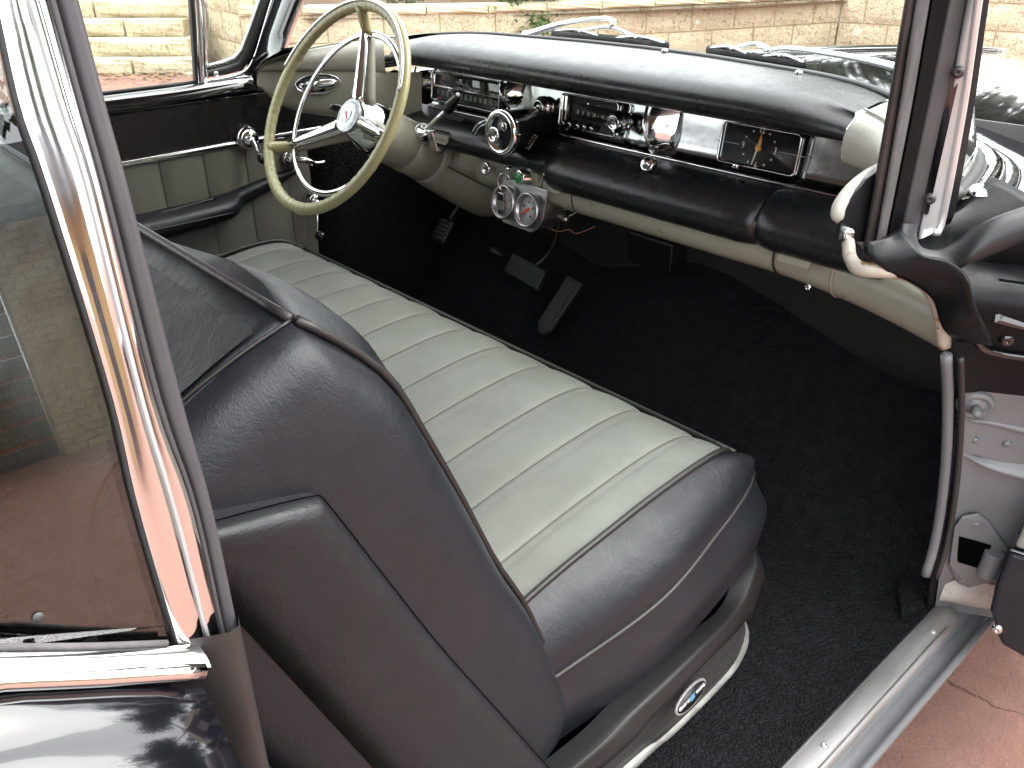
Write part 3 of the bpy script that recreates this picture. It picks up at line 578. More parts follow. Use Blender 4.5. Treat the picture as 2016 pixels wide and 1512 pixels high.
tube('trim_arc', spline([PY(*p, 1.072) for p in ((930, 262), (938, 248), (950, 240), (962, 236))], 12), .0028, 'chrome', ctl, n=6); tube('trim_arc', spline([PY(*p, 1.072) for p in ((935, 266), (943, 252), (955, 245), (964, 242))], 12), .0022, 'chrome', ctl, n=6)
prism('shift_label', [PY(*p, 1.10) for p in ((885, 222), (921, 229), (908, 240), (874, 232))], (0, -.001, .0015), 'ink_dark', ctl, smooth=False)
# ---- dash ends (white upper roll, beige lower shell with oval vent handle)
EP = [(-.50, 1.070), (-.56, 1.045), (-.62, .995), (-.665, .945), (-.695, .905), (-.702, .884)]
ztop = [1.117, 1.110, 1.098, 1.086, 1.070, 1.056]
yout = [1.26, 1.17, 1.06, 1.00, .945, .90]; xout = [-.50, -.59, -.65, -.68, -.703, -.708]
for sgn in (-1, 1):
    rows = []
    if sgn == 1:
        EP = [(-.525, 1.066), (-.565, 1.045), (-.605, 1.01), (-.635, .975), (-.652, .95), (-.660, .935)]
        ztop = [1.112, 1.108, 1.100, 1.090, 1.076, 1.060]; yout = [1.24, 1.18, 1.10, 1.04, .99, .95]; xout = [-.525, -.585, -.63, -.65, -.660, -.664]
    for (x, y), zt, yo, xo in zip(EP, ztop, yout, xout):
        n = A_([.55, -.83]); hgt = max(.006, (zt-1.056))
        rows.append(np.array([(xo, yo, zt-.004), ((x+xo)/2, (y+yo)/2, zt+.004), (x-.004, y+.010, zt-.003), (x+n[0]*.006, y+n[1]*.006, zt-hgt*.45), (x+n[0]*.004, y+n[1]*.004, 1.056-.002), (x-n[0]*.006, y-n[1]*.006, 1.053)])*A_([-sgn, 1, 1]))
    ep = loft('dash_end_pad', rows, 'vinyl_white', car, nu=26, nv=16)
    tube('stitching', spline([np.array(((x+xo)/2*.35+x*.65, (y+yo)/2*.35+y*.65, zt+.0030))*A_([-sgn, 1, 1]) for (x, y), zt, yo, xo in zip(EP, ztop, yout, xout)], 40), .0018, 'vinyl_white', ep, n=6)
    rows = []
    for (x, y), zb in (zip([(-.452, 1.125)]+EP, (.905, .925, .945, .955, .965, .985, 1.01)) if sgn < 0 else zip(EP[1:], (.955, .955, .965, .985, 1.01))):
        rows.append(np.array([(x, y+.002, 1.054), (x, y-.002, 1.045), (x+.002, y-.006, .5*(1.045+zb)), (x+.002, y+.002, zb+.012), (x-.004, y+.014, zb)])*A_([-sgn, 1, 1]))
    es = loft('dash_end_shell', rows, 'paint_beige', car, nu=26, nv=12)
    if sgn == -1: endshell = es
vo = PX(627, 166, -.625)
ux = A_([-.62, -.78, 0]); ux /= np.linalg.norm(ux); vn = A_([.78, -.62, .05]); vn /= np.linalg.norm(vn)
ux = PX(672, 160, -.60)-PX(581, 168, -.655); La = np.linalg.norm(ux)/2; ux /= np.linalg.norm(ux); vn = np.cross(ux, A_([0, 0, 1.])); vn = vn if vn[0] > 0 else -vn; uy = np.cross(vn, ux)
vo = (PX(672, 160, -.60)+PX(581, 168, -.655))/2+vn*.002
ring('vent_bezel', ell(vo, ux, uy, La, .021), vn, .0035, .006, 'chrome', endshell); prism('vent_dish', ell(vo, ux, uy, La-.003, .018), vn*.0012, 'chrome_dark', endshell)
Vv, Fv = tube_geo([vo+ux*(-.012+.055*t)+vn*.007 for t in np.linspace(0, 1, 9)], [.003, .008, .010, .0105, .0105, .0105, .010, .008, .003], 12); link('vent_handle', Vv, Fv, 'chrome', endshell)
for s in (-.75, .82): screw(vo+ux*La*s+vn*.002, vn, .005, endshell)
# ================================================================ steering wheel
tw = R(30.8); wn = A_([0, -math.cos(tw), math.sin(tw)]); wu = A_([1, 0, 0.]); wv = np.cross(wu, wn)   # wv points down the wheel
WC = A_([-.395, .870, 1.024]); RW = .197
def wp(a, r, s): return WC+r*(math.cos(R(a))*wu+math.sin(R(a))*wv)-wn*s
swl = empty('steering_wheel', (0, 0, 0), '', ''); del swl['category']; del swl['label']; swl.parent = car
# rim with finger grips on its underside
rows = []
NA = 288
for i in range(NA):
    a = 360*i/NA; row = []
    for k in range(14):
        t = 2*math.pi*k/14; rad = .0115
        ct, st_ = math.cos(t), math.sin(t)
        if ct < -.2: rad *= 1+.05*math.sin(R(a)*62)*min(1, (-ct-.2)*2)
        ra = RW+rad*1.02*ct; row.append(WC+ra*(math.cos(R(a))*wu+math.sin(R(a))*wv)+wn*rad*.86*st_)
    rows.append(row)
V, Fc = gridmesh(rows, cu=True, cv=True)
bpy.data.objects.remove(swl)
swl = link('steering_wheel', V, Fc, 'ivory', car, label='cracked ivory steering wheel rim')
tube('rim_strip', [wp(a, RW+.005, -.0104) for a in np.linspace(195, 345, 60)], .0028, 'chrome', swl, n=6)
for a0 in [15+4.5*i+rng.uniform(-1, 1) for i in range(72)]:
    pts = [WC+(RW+.0119*math.cos(t))*(math.cos(R(a0))*wu+math.sin(R(a0))*wv)+wn*.0102*math.sin(t) for t in np.linspace(.35*math.pi, 1.0*math.pi, 7)]
    tube('crack', pts, .00018, 'strap_brown', swl, n=4)
SPK = (263, 146, 8)
hub = lathe('hub', [(.020, -.016), (.030, -.014), (.036, -.004), (.040, .012), (.047, .030), (.050, .050), (.046, .066), (.030, .072)], wp(0, 0, .055), -wn, 'chrome', swl, n=40)
for a in SPK:
    d = (math.cos(R(a))*wu+math.sin(R(a))*wv); tg = np.cross(wn, d); h0 = wp(0, 0, .062)
    def sp_rows(r_a, r_b, wa, wb, ta, tb, sa, sb, n=7):
        rr_ = []
        for t in np.linspace(0, 1, n):
            c = WC+d*(r_a+(r_b-r_a)*t)-wn*(sa+(sb-sa)*t); wd = wa+(wb-wa)*t; th = ta+(tb-ta)*t
            rr_.append([c-tg*wd, c-tg*wd*.55+wn*th, c+tg*wd*.0+wn*th*1.25, c+tg*wd*.55+wn*th, c+tg*wd, c+tg*wd*.8-wn*th, c-tg*wd*.8-wn*th])
        return rr_
    loft('spoke', sp_rows(.025, .165, .026, .010, .010, .008, .072, .030), 'paint_beige', swl, cv=True, cap=True)
    loft('spoke_chrome', sp_rows(.02, .158, .0185, .0075, .011, .007, .054, .022), 'chrome', swl, cv=True, cap=True)
    loft('spoke_tip', sp_rows(.152, .190, .010, .014, .0085, .0105, .030, .002, 5), 'ivory', swl, cv=True, cap=True)
tube('horn_ring', [WC+.156*(math.cos(t)*wu+math.sin(t)*wv)-wn*.030 for t in np.linspace(0, 2*math.pi, 120, endpoint=False)], .0066, 'chrome', swl, n=10, closed=True, sq=(.62, 1))
ho = wp(0, 0, .039)
lathe('hub_emblem', [(.0335, -.003), (.0335, .001), (.030, .0022), (.029, .001), (.016, .0025), (.001, .003)], ho, wn, 'emblem_enamel', swl, n=36)
for bz in ((0, .004), ): prism('crest', [ho+wn*.003+wu*x-wv*y for x, y in ((-.010, .010), (.010, .010), (.011, 0), (.006, -.009), (0, -.013), (-.006, -.009), (-.011, 0))], wn*.0012, 'chrome', swl, smooth=False, bevel=.0006)
prism('crest_band', [ho+wn*.0042+wu*x-wv*y for x, y in ((-.009, .005), (.004, -.009), (.007, -.006), (-.004, .008))], wn*.0006, 'ink_red', swl, smooth=False)
# ---- column
ca = -wn
colm = lathe('steering_column', [(.030, .10), (.048, .118), (.052, .125), (.052, .182), (.051, .184)], WC, ca, 'paint_beige', car, n=40)
lathe('column_gap', [(.047, .10), (.0485, .117)], WC, ca, 'rubber_black', colm, n=36)
lathe('collar', [(.049, .183), (.053, .188), (.053, .245), (.050, .25)], WC, ca, 'paint_beige', colm, n=40)
rows = []
for s, rx, rz, dz in ((.248, .050, .050, 0), (.256, .056, .056, 0), (.30, .060, .058, -.002), (.36, .062, .060, -.004), (.42, .062, .060, -.006), (.455, .058, .055, -.006), (.475, .045, .042, -.004), (.48, .02, .02, 0)):
    c = WC+ca*s+wv*(-dz); rows.append([c+wu*rx*math.cos(t)+wv*rz*math.sin(t) for t in np.linspace(0, 2*math.pi, 32, endpoint=False)])
shr = loft('column_shroud', rows, 'paint_beige', colm, cv=True, cap=True, nu=24)
rows = []
for t in np.linspace(0, 1, 8):
    c = WC+ca*(.262+.20*t); rows.append([c+wu*(.060)+wv*.004, c+wu*(.066)-wv*.004, c+wu*(.058+.02*t)-wv*(.040+.01*t), c+wu*(.03)-wv*(.066+.01*t), c-wu*.02-wv*.07])
loft('shroud_cover', rows, 'paint_beige', colm, nv=14)
tube('shroud_seam', spline([WC+ca*(.26+.21*t)+wu*.0615+wv*.006 for t in np.linspace(0, 1, 8)], 12), .0014, 'ink_dark', colm, n=5)
# gear lever, quadrant, indicator stalk
g0 = PX(834, 262, -.348); lathe('lever_boss', [(.020, -.018), (.0185, .004), (.017, .008), (.0165, .012), (.012, .014), (.008, .012)], g0, (.35, -.5, .79), 'chrome', colm, n=24)
g1 = PX(880, 217, -.285); g2 = PX(903, 187, -.245)
tube('gear_lever', spline([g0, (g0+g1)/2+A_([0, 0, .002]), g1], 10), .0052, 'chrome', colm, n=12)
gd = g2-g1; tube('lever_grip', [g1-gd*.12+gd*1.12*t for t in np.linspace(0, 1, 9)], [.0055, .0105, .0115, .0108, .0098, .0088, .0078, .0070, .0050], 'plastic_black', colm, n=14)
lathe('grip_cap', [(.0055, -.001), (.0055, .002), (.002, .0045)], g2, gd, 'chrome', colm, n=14)
qf = [PX(*p, -.312) for p in ((851, 262), (858, 254), (899, 263), (897, 271), (872, 303), (862, 299))]
qd = prism('gear_quadrant', qf, (-.03, 0, 0), 'chrome', colm, smooth=False, bevel=.002)
qi = [PX(*p, -.3112) for p in ((857, 263), (892, 270), (876, 286), (854, 279))]
prism('quadrant_face', qi, (.0006, 0, 0), 'quadrant_white', colm, smooth=False)
qx = qi[1]-qi[0]; qx /= np.linalg.norm(qx); qy = np.cross(A_([1, 0, 0]), qx)
if qy[2] < 0: qy = -qy
for s, t in zip('PNDLR', (.12, .30, .48, .66, .84)): text(s, .009, qi[0]*(1-t)+qi[1]*t-qy*.010+A_([.001, 0, 0]), qx, qy, 'ink_dark', colm, 'lettering', .8, .0002)
i0 = PX(698, 224, -.43); i1 = PX(676, 217, -.455); i2 = PX(650, 209, -.475)
tube('indicator_stalk', [i0+(i0-i1)*.8, i1], .0035, 'chrome', colm, n=10)
idd = i2-i1; tube('stalk_grip', [i1+idd*t for t in (0, .12, .3, .7, .95, 1)], [.0045, .0075, .0082, .0068, .0060, .004], 'plastic_black', colm, n=12)
# ================================================================ auxiliary gauge pod
gn = A_([-.05, -1, .22]); gn /= np.linalg.norm(gn); gx = np.cross(A_([0, 0, 1.]), gn); gx = -gx if gx[0] < 0 else gx; gx /= np.linalg.norm(gx); gy = np.cross(gn, gx); gy = gy if gy[2] > 0 else -gy
ga = PY(994, 398, 1.070); gb2 = PY(1040, 414, 1.070)
gc = (ga+gb2)/2
pod = prism('gauge_pod', [gc+gx*x+gy*y+gn*-.012 for x, y in ((-.062, .043), (.066, .043), (.066, -.012), (.058, -.030), (.040, -.040), (-.042, -.040), (-.056, -.030), (-.062, -.015))], gn*.002, 'alloy_brushed', car, smooth=False, bevel=.0008, label='twin silver gauges added under the dash')
for k, c in enumerate((ga, gb2)):
    lathe('gauge_body', [(.029, -.062), (.0305, -.058), (.0305, -.010), (.029, -.006)], c, gn, 'alloy_brushed', pod, n=32)
    lathe('gauge_bezel', [(.031, -.012), (.0325, .002), (.0320, .008), (.0285, .0085), (.026, .004), (.0245, .0005)], c, gn, 'alloy_brushed', pod, n=40)
    lathe('gauge_dial', [(.0255, -.001), (.0255, .0008)], c, gn, 'gauge_silver', pod, n=36)
    for i in range(9):
        t = R(225-33.75*i); q = c+gx*.0215*math.cos(t)+gy*.0215*math.sin(t)+gn*.0012; q2 = c+gx*.0185*math.cos(t)+gy*.0185*math.sin(t)+gn*.0012; tube('tick', [q, q2], .0005, 'ink_dark', pod, n=4)
    for i, s in enumerate((('0', '20', '40', '60', '80') if k else ('0', '2', '4', '6', '8'))):
        t = R(225-67.5*i); text(s, .0068, c+gx*.0145*math.cos(t)+gy*.0145*math.sin(t)+gn*.0012, gx, gy, 'ink_dark', pod, 'numeral', .8, .0002)
    t = R(215 if k else 200); dv = gx*math.cos(t)+gy*math.sin(t); pv = gx*-math.sin(t)+gy*math.cos(t)
    prism('needle', [c+gn*.003+dv*.017+pv*.0008, c+gn*.003+dv*.017-pv*.0008, c+gn*.003-dv*.007-pv*.003, c+gn*.003-dv*.007+pv*.003], gn*.0008, 'ink_red', pod, smooth=False)
V, Fc = boxgeo(gb2+gx*.022-gn*.045+gy*-.004, (.05, .012, .014), X=-gn, Y=gx, Z=gy); link('bracket', V, Fc, 'alloy_brushed', pod, smooth=False, bevel=.001)
lathe('bracket_nut', [(.007, -.006), (.007, .006), (.004, .009)], gb2+gx*.030-gn*.068+gy*-.008, gx, 'alloy_brushed', pod, n=6)
tube('wire', spline([PY(1080, 398, 1.11), PY(1090, 410, 1.13), PY(1085, 420, 1.14), PY(1110, 414, 1.16), PY(1122, 406, 1.18)], 20), .0012, 'ink_dim', pod, n=5)
tube('wire', spline([PY(1092, 440, 1.12), PY(1115, 428, 1.16), PY(1140, 416, 1.2)], 12), .001, 'ink_dim', pod, n=5)
tube('wire', spline([PY(1078, 448, 1.12), PY(1100, 456, 1.14), PY(1120, 452, 1.16), PY(1135, 460, 1.17), PY(1172, 446, 1.2)], 20), .0011, 'strap_brown', pod, n=5)
# ---- pedals
pb = PX(1035, 536, -.38); Zp = A_([0, .62, .78]); Yp = np.cross(Zp, A_([1, 0, 0])); 
pc = PX(1035, 536, -.38); X_ = A_([.97, -.05, -.1]); X_ /= np.linalg.norm(X_); nP = np.cross(X_, Zp); nP /= np.linalg.norm(nP); nP = nP if nP[1] < 0 else -nP
bpd = box('brake_pedal', pc, (.125, .055, .018), 'rubber_black', car, X=X_, Y=Zp, Z=nP, bevel=.006)
for i in range(7): box('rib', pc+Zp*(-.021+.007*i)+nP*.0095, (.115, .0035, .003), 'rubber_black', bpd, X=X_, Y=Zp, Z=nP, bevel=.001)
tube('pedal_arm', spline([pc-nP*.008, pc+A_([.035, .05, .05]), pc+A_([.045, .07, .16]), pc+A_([.045, .06, .26])], 14), .008, 'plastic_black', bpd, n=8)
a0 = PX(1062, 656, -.275); a1 = PX(1130, 548, -.255); aZ = a1-a0; aL = np.linalg.norm(aZ); aZ /= aL; aX = A_([1, .0, .12]); aX -= aZ*(aX@aZ); aX /= np.linalg.norm(aX); aN = np.cross(aX, aZ); aN = aN if aN[2] > 0 else -aN
apd = prism('accelerator_pedal', [a0+aZ*t+aX*x for x, t in ((-.012, 0), (.012, 0), (.026, .02), (.030, aL), (-.028, aL), (-.024, .02))], -aN*.014, 'rubber_black', car, bevel=.004)
for i in range(14): box('rib', a0+aZ*(.022+i*(aL-.03)/14)+aN*.001-aX*.003, (.038, .006, .003), 'rubber', apd, X=aX, Y=aZ, Z=aN, bevel=.001)
kc = PX(872, 455, -.62); kpd = box('parking_brake_pedal', kc, (.05, .062, .014), 'rubber_black', car, Y=Zp, Z=np.cross(A_([1, 0, 0]), Zp), bevel=.006)
tube('pedal_arm', spline([kc+A_([.01, .01, .02]), kc+A_([.03, .05, .10]), kc+A_([.03, .04, .22])], 12), .006, 'plastic_black', kpd, n=8)
for i in range(5): box('rib', kc+Zp*(-.022+.011*i)+A_([0, -.006, .006]), (.044, .004, .004), 'rubber_black', kpd, Y=Zp, Z=np.cross(A_([1, 0, 0]), Zp))
tube('floor_switch', [PX(968, 492, -.5), PX(1012, 516, -.49)], .009, 'rubber_black', car, n=12)
# ================================================================ driver's door
ddr = box('driver_door', (-.785, .545, .72), (.06, 1.29, .62), 'paint_satin', car, smooth=False, label="driver's door with grey pleated trim and chrome handles")
ply = [.0, .09, .185, .28, .375, .47, .566, .660, .755, .850, .945, 1.04, 1.11, 1.178]
for a, b in zip(ply[:-1], ply[1:]):
    rows = []
    for t in np.linspace(0, 1, 9):
        h = .0065*(1-abs(2*t-1)**3)
        rows.append([(-.7475+h-(.0 if z > .6 else .004), a+(b-a)*t-.018*(.90-z)*0, z) for z in np.linspace(.587, .899, 12)])
    loft('pleat', rows, 'vinyl_panel', ddr)
    tube('seam', [(-.7455, b, z) for z in np.linspace(.59, .898, 8)], .0010, 'thread', ddr, n=4)
loft('upper_panel', [[(-.742, y, z) for z in np.linspace(.908, 1.002, 5)] for y in np.linspace(-.1, 1.17, 10)], 'vinyl_pad', ddr)
tube('chrome_strip', [(-.738, y, .904+.006*((y-.59)/.55)) for y in np.linspace(-.1, 1.14, 20)], .0062, 'chrome', ddr, n=10, sq=(1, .55))
rows = []
for y in np.linspace(-.1, .93, 24):
    k = max(0, (y-.72)/.2); rows.append([(-.742, y, .998), (-.733, y, 1.008), (-.735, y, 1.024+.004*k), (-.748, y, 1.034+.006*k), (-.764, y, 1.034+.004*k), (-.778, y, 1.030), (-.782, y, 1.015)])
for y, k in ((.96, .8), (1.0, .6), (1.03, .5)): rows.append([(-.742, y, .985), (-.725, y, .995), (-.72, y, 1.012), (-.735, y, 1.036), (-.758, y, 1.042), (-.778, y, 1.036), (-.782, y, 1.0)])
wsl = loft('window_sill', rows, 'paint_black', ddr, nu=40, nv=20)
# armrest
rows = []
for y, zc, out, h in ((.36, .775, .055, .018), (.44, .775, .062, .020), (.60, .776, .064, .021), (.72, .780, .063, .020), (.775, .783, .058, .020), (.80, .788, .042, .018), (.815, .793, .026, .016), (.86, .803, .020, .014), (.92, .817, .016, .010), (.962, .825, .010, .006), (.97, .827, .003, .003)):
    rows.append([(-.742, y, zc+h*1.1), (-.742+out*.55, y, zc+h*1.0), (-.742+out*.92, y, zc+h*.6), (-.742+out, y, zc-h*.1), (-.742+out*.9, y, zc-h*.9), (-.742+out*.45, y, zc-h*1.35), (-.742, y, zc-h*1.5)])
arm = loft('armrest', rows, 'vinyl_black', ddr, nu=40, nv=20)
tube('seam', spline([(-.742+.0635, y, .779) for y in (.40, .5, .6, .7, .77)], 20), .002, 'piping', arm, n=6)
tube('handle_bar', spline([PX(*p, -.722) for p in ((310, 422), (360, 409), (424, 391))], 12), .0042, 'plastic_black', arm, n=8)
def crank(px, py, kx, ky, m1, m2, rb):
    c = PX(px, py, -.728); e = PX(kx, ky, -.695)
    o = lathe('window_crank', [(rb*1.05, -.014), (rb*1.05, -.004), (rb*.98, 0), (rb*.9, .002), (rb*.88, .008), (rb*.6, .016), (rb*.1, .018)], c, (1, 0, 0), m1, ddr, n=32)
    V, Fc = tube_geo(spline([c+A_([.012, 0, 0]), (c+e)/2+A_([.008, 0, 0]), e-A_([.004, 0, 0])], 9), [.008, .007, .006, .0055, .005, .005, .005, .0055, .005], 8); link('crank_arm', V, Fc, m1, ddr)
    lathe('crank_knob', [(.004, -.004), (.0105, .002), (.012, .012), (.010, .022), (.004, .026)], e, (1, 0, 0), m2, ddr, n=20)
crank(489, 272, 514, 311, 'chrome', 'plastic_black', .0245); crank(617, 393, 626, 463, 'chrome', 'plastic_black', .0195)
c = PX(574, 312, -.728); lathe('door_handle', [(.0205, -.014), (.0205, -.002), (.018, .002), (.012, .010), (.004, .012)], c, (1, 0, 0), 'chrome', ddr, n=28)
tube('handle_lever', spline([c+A_([.012, -.002, 0]), PX(600, 315, -.70), PX(622, 322, -.70), PX(641, 319, -.705)], 14), [.008, .0078, .0074, .007, .0068, .0066, .0064, .0062, .006, .006, .006, .0058, .0055, .004], 'chrome', ddr, n=10)
# ---- vent window, division bar
vw = empty('vw', (0, 0, 0), '', ''); bpy.data.objects.remove(vw)
def strip(name, A, B, x, m, parent, t=.012, **k):        # band between two pixel lines on plane x, thickness t outwards
    a = [PX(*p, x) for p in A]; b = [PX(*p, x) for p in B]; rows = []
    for p, q in zip(a, b): rows.append([p-A_([t, 0, 0]), p, p*.7+q*.3+A_([t*.35, 0, 0]), p*.3+q*.7+A_([t*.35, 0, 0]), q, q-A_([t, 0, 0])])
    return loft(name, rows, m, parent, **k)
dvb = strip('division_bar', [(377, -120), (379, 0), (384, 90), (389, 172)], [(398, -120), (401, 0), (408, 90), (410, 160)], -.762, 'chrome', car, .014)
strip('bar_seal', [(371, -120), (374, 0), (380, 90), (385, 170)], [(377, -120), (379, 0), (384, 90), (389, 172)], -.764, 'rubber_black', dvb, .01)
vwf = strip('vent_window', [(556, -120), (516, 0), (495, 60), (480, 100), (466, 122), (440, 130), (406, 138)], [(575, -120), (534, 0), (512, 70), (498, 112), (478, 138), (445, 147), (408, 152)], -.764, 'rubber_black', car, .014)
strip('vent_frame', [(550, -120), (510, 0), (488, 62), (474, 98), (460, 112), (440, 119), (412, 127)], [(556, -120), (516, 0), (495, 60), (480, 100), (466, 122), (440, 130), (406, 138)], -.766, 'chrome_dark', vwf, .008)
gv = [PX(*p, -.770) for p in ((401, -120), (552, -120), (512, 0), (480, 98), (462, 116), (408, 134))]; prism('vent_glass', gv, (-.004, 0, 0), 'glass', vwf, smooth=False)
tube('vent_rail', spline([PX(*p, -.752) for p in ((578, -120), (537, 0), (515, 72), (502, 112), (484, 140), (450, 152), (412, 160), (404, 170))], 30), .0045, 'chrome', vwf, n=8)
screw(PX(426, 146, -.757), (1, 0, 0), .006, vwf)
dg = [A_([-.772, -.05, 1.02]), A_([-.772, .78, 1.02]), A_([-.715, .84, 1.40]), A_([-.70, -.05, 1.40])]
dg = [A_([-.772, -.05, 1.02])]+[PX(383, 172, -.772), PX(374, -120, -.772)]+[A_([-.772, -.05, 1.30])]
prism('door_glass', dg, (-.004, 0, 0), 'glass', car, smooth=False)
tube('sill_seal', [(-.766, y, 1.037) for y in np.linspace(-.1, .78, 12)], .004, 'rubber_black', wsl, n=8)
# ---- left windshield pillar
def pil(pxA, pxB, xA, xB, m, nm, parent, **k):
    rows = []
    for p, q in zip(pxA, pxB):
        a = PX(*p, xA); b = PX(*q, xB); rows.append([a+A_([-.03, .0, 0]), a, a*.66+b*.34+A_([.012, -.008, 0]), a*.34+b*.66+A_([.012, -.008, 0]), b, b+A_([-.03, .03, 0])])
    return loft(nm, rows, m, parent, nv=18, **k)
apl = pil([(584, -120), (544, 0), (520, 72), (506, 116), (492, 150)], [(622, -120), (592, 0), (568, 60), (556, 98), (520, 118)], -.735, -.665, 'paint_black', 'windshield_pillar', car, label="black windshield pillar on the driver's side")
rows = []
pcap = [[PX(498, 112, -.72), PX(540, 98, -.68), PX(580, 92, -.63), PX(604, 88, -.60)], [PX(492, 140, -.725), PX(520, 112, -.70), PX(570, 99, -.665), PX(604, 95, -.62)], [PX(500, 160, -.728), PX(508, 142, -.715), PX(535, 116, -.705), PX(600, 101, -.66)], [PX(508, 185, -.735), PX(506, 175, -.73), PX(510, 160, -.73), PX(520, 150, -.74)]]
loft('pillar_base', pcap, 'paint_black', apl, nu=14, nv=16)
# ================================================================ passenger-side windshield pillar
E0 = [(1833, -300), (1781, 0), (1745, 220), (1706, 444), (1697, 484)]; E1 = [(1852, -300), (1802, 0), (1767, 220), (1728, 444), (1722, 478)]
E2 = [(1885, -300), (1830, 0), (1792, 220), (1748, 444), (1742, 478)]; E3 = [(1930, -300), (1868, 0), (1824, 220), (1776, 444), (1770, 485)]
E4 = [(1969, -300), (1905, 0), (1864, 220), (1812, 446), (1808, 470)]; E5 = [(1982, -300), (1935, 0), (1905, 220), (1866, 436), (1852, 452)]
xe = [.655, .664, .671, .680, .690, .704]
def edge_pts(E, x, n=20): return spline([PX(*p, x) for p in E], n)
S = [edge_pts(e, x) for e, x in zip((E0, E1, E2, E3, E4, E5), xe)]
def rstrip(nm, a, b, m, parent, bulge=.004, wob=0.):
    rows = []; out = A_([.35, -.93, 0])
    for i, (p, q) in enumerate(zip(a, b)):
        j = out*wob*rng.normal(); rows.append([p-out*.02, p, p*.8+q*.2+out*bulge*.8+j, p*.5+q*.5+out*bulge+j, p*.2+q*.8+out*bulge*.8+j, q, q-out*.02])
    return loft(nm, rows, m, parent, nv=0)
rp = rstrip('windshield_pillar', S[0], S[1], 'paint_brown', car, .006); rp['label'] = 'worn windshield pillar with stainless strip on the passenger side'
rstrip('pillar_seal', S[1]+A_([.002, -.003, 0]), S[2], 'rubber_old', rp, .007, .0012)
rstrip('pillar_channel', S[2]+A_([0, .006, 0]), S[3], 'paint_black_worn', rp, -.002)
rstrip('pillar_strip', S[3], S[4], 'rubber', rp, .004)
ss = rstrip('stainless_strip', S[4]+A_([.001, -.003, 0]), S[5]*.70+S[4]*.30+A_([0, -.004, 0]), 'stainless', rp, .003)
rstrip('pillar_backing', S[0]+A_([.004, .022, 0]), S[5]+A_([-.006, .030, 0]), 'paint_black_worn', rp, 0)
tube('bright_edge', (S[5]*.82+S[4]*.18)+A_([0, -.004, 0]), .0042, 'bright_trim', rp, n=10)
for px in ((1887, 140), (1832, 388)): screw(PX(*px, .694)+A_([.003, -.008, 0]), (.35, -.93, 0), .006, rp, 'paint_brown')
box('pillar_core', (S[2][10]+S[4][10])/2+A_([-.012, .05, .12]), (.03, .08, .5), 'paint_black', rp, X=(.93, .35, 0), Y=(-.35, .93, 0))
# rubber weatherstrip bowl + black dogleg of the body
wo = spline([PX(*p, x) for p, x in (((1776, 440), .690), ((1773, 480), .697), ((1787, 522), .710), ((1830, 546), .726), ((1872, 540), .74), ((1910, 518), .755), ((1965, 497), .772), ((2045, 462), .795))], 40)
wi = spline([PX(*p, x) for p, x in (((1806, 440), .690), ((1806, 470), .697), ((1818, 488), .706), ((1850, 494), .718), ((1885, 478), .730), ((1915, 455), .744), ((1965, 428), .762), ((2045, 400), .785))], 40)
fo = A_([.45, -.85, .25])
loft('dogleg_seal', [[a-fo*.02, a, a*.75+b*.25+fo*.006, a*.5+b*.5+fo*.0075, a*.25+b*.75+fo*.004, b, b-fo*.02] for a, b in zip(wo, wi)], 'rubber_black', car)
dgl = [[PX(1700, 478, .695), PX(1705, 505, .70), PX(1740, 528, .712), PX(1795, 548, .724), PX(1842, 585, .735), PX(1860, 640, .742), PX(1868, 672, .744)+A_([.004, .02, 0])],
       [PX(1745, 470, .70), PX(1752, 492, .71), PX(1775, 512, .722), PX(1820, 530, .736), PX(1868, 568, .75), PX(1888, 630, .757), PX(1896, 675, .760)+A_([.004, .02, 0])],
       [PX(1770, 460, .705), PX(1790, 480, .72), PX(1810, 500, .732), PX(1865, 512, .75), PX(1905, 545, .768), PX(1925, 610, .775), PX(1932, 680, .775)+A_([.004, .02, 0])]]
loft('dogleg_panel', dgl, 'paint_black_worn', car, nu=10, nv=30, solid=.006)
cs = [[PX(1776, 470, .68), PX(1800, 500, .69), PX(1840, 540, .71), PX(1900, 560, .735)], [PX(1820, 440, .685), PX(1860, 470, .70), PX(1900, 500, .72), PX(1960, 540, .75)], [PX(1890, 395, .69), PX(1930, 425, .72), PX(1975, 465, .75), PX(2030, 520, .78)], [PX(1950, 345, .70), PX(2010, 375, .74), PX(2060, 420, .78), PX(2100, 480, .81)]]
loft('cowl_side', [[q+A_([0, .012, -.004]) for q in r] for r in cs], 'paint_black_worn', car, nu=14, nv=12, solid=.005)
# black finishing plate with screw and white edge roll at the dash end
tp = [PX(*p, .652) for p in ((1738, 330), (1706, 352), (1685, 374), (1667, 400), (1657, 422), (1650, 475), (1690, 478), (1722, 476), (1734, 400))]
fp = prism('finish_plate', tp, (-.006, .004, 0), 'paint_satin', car, smooth=False, bevel=.002)
screw(PX(1668, 459, .652)+A_([.002, -.003, 0]), (.5, -.86, 0), .0075, fp)
tube('white_edge_roll', spline([PX(1735, 332, .640), PX(1706, 348, .642), PX(1678, 371, .644), PX(1657, 398, .645), PX(1649, 418, .646), PX(1651, 437, .647)], 26), [.004]+[.0072]*22+[.0066, .005, .003], 'vinyl_white', fp, n=12)
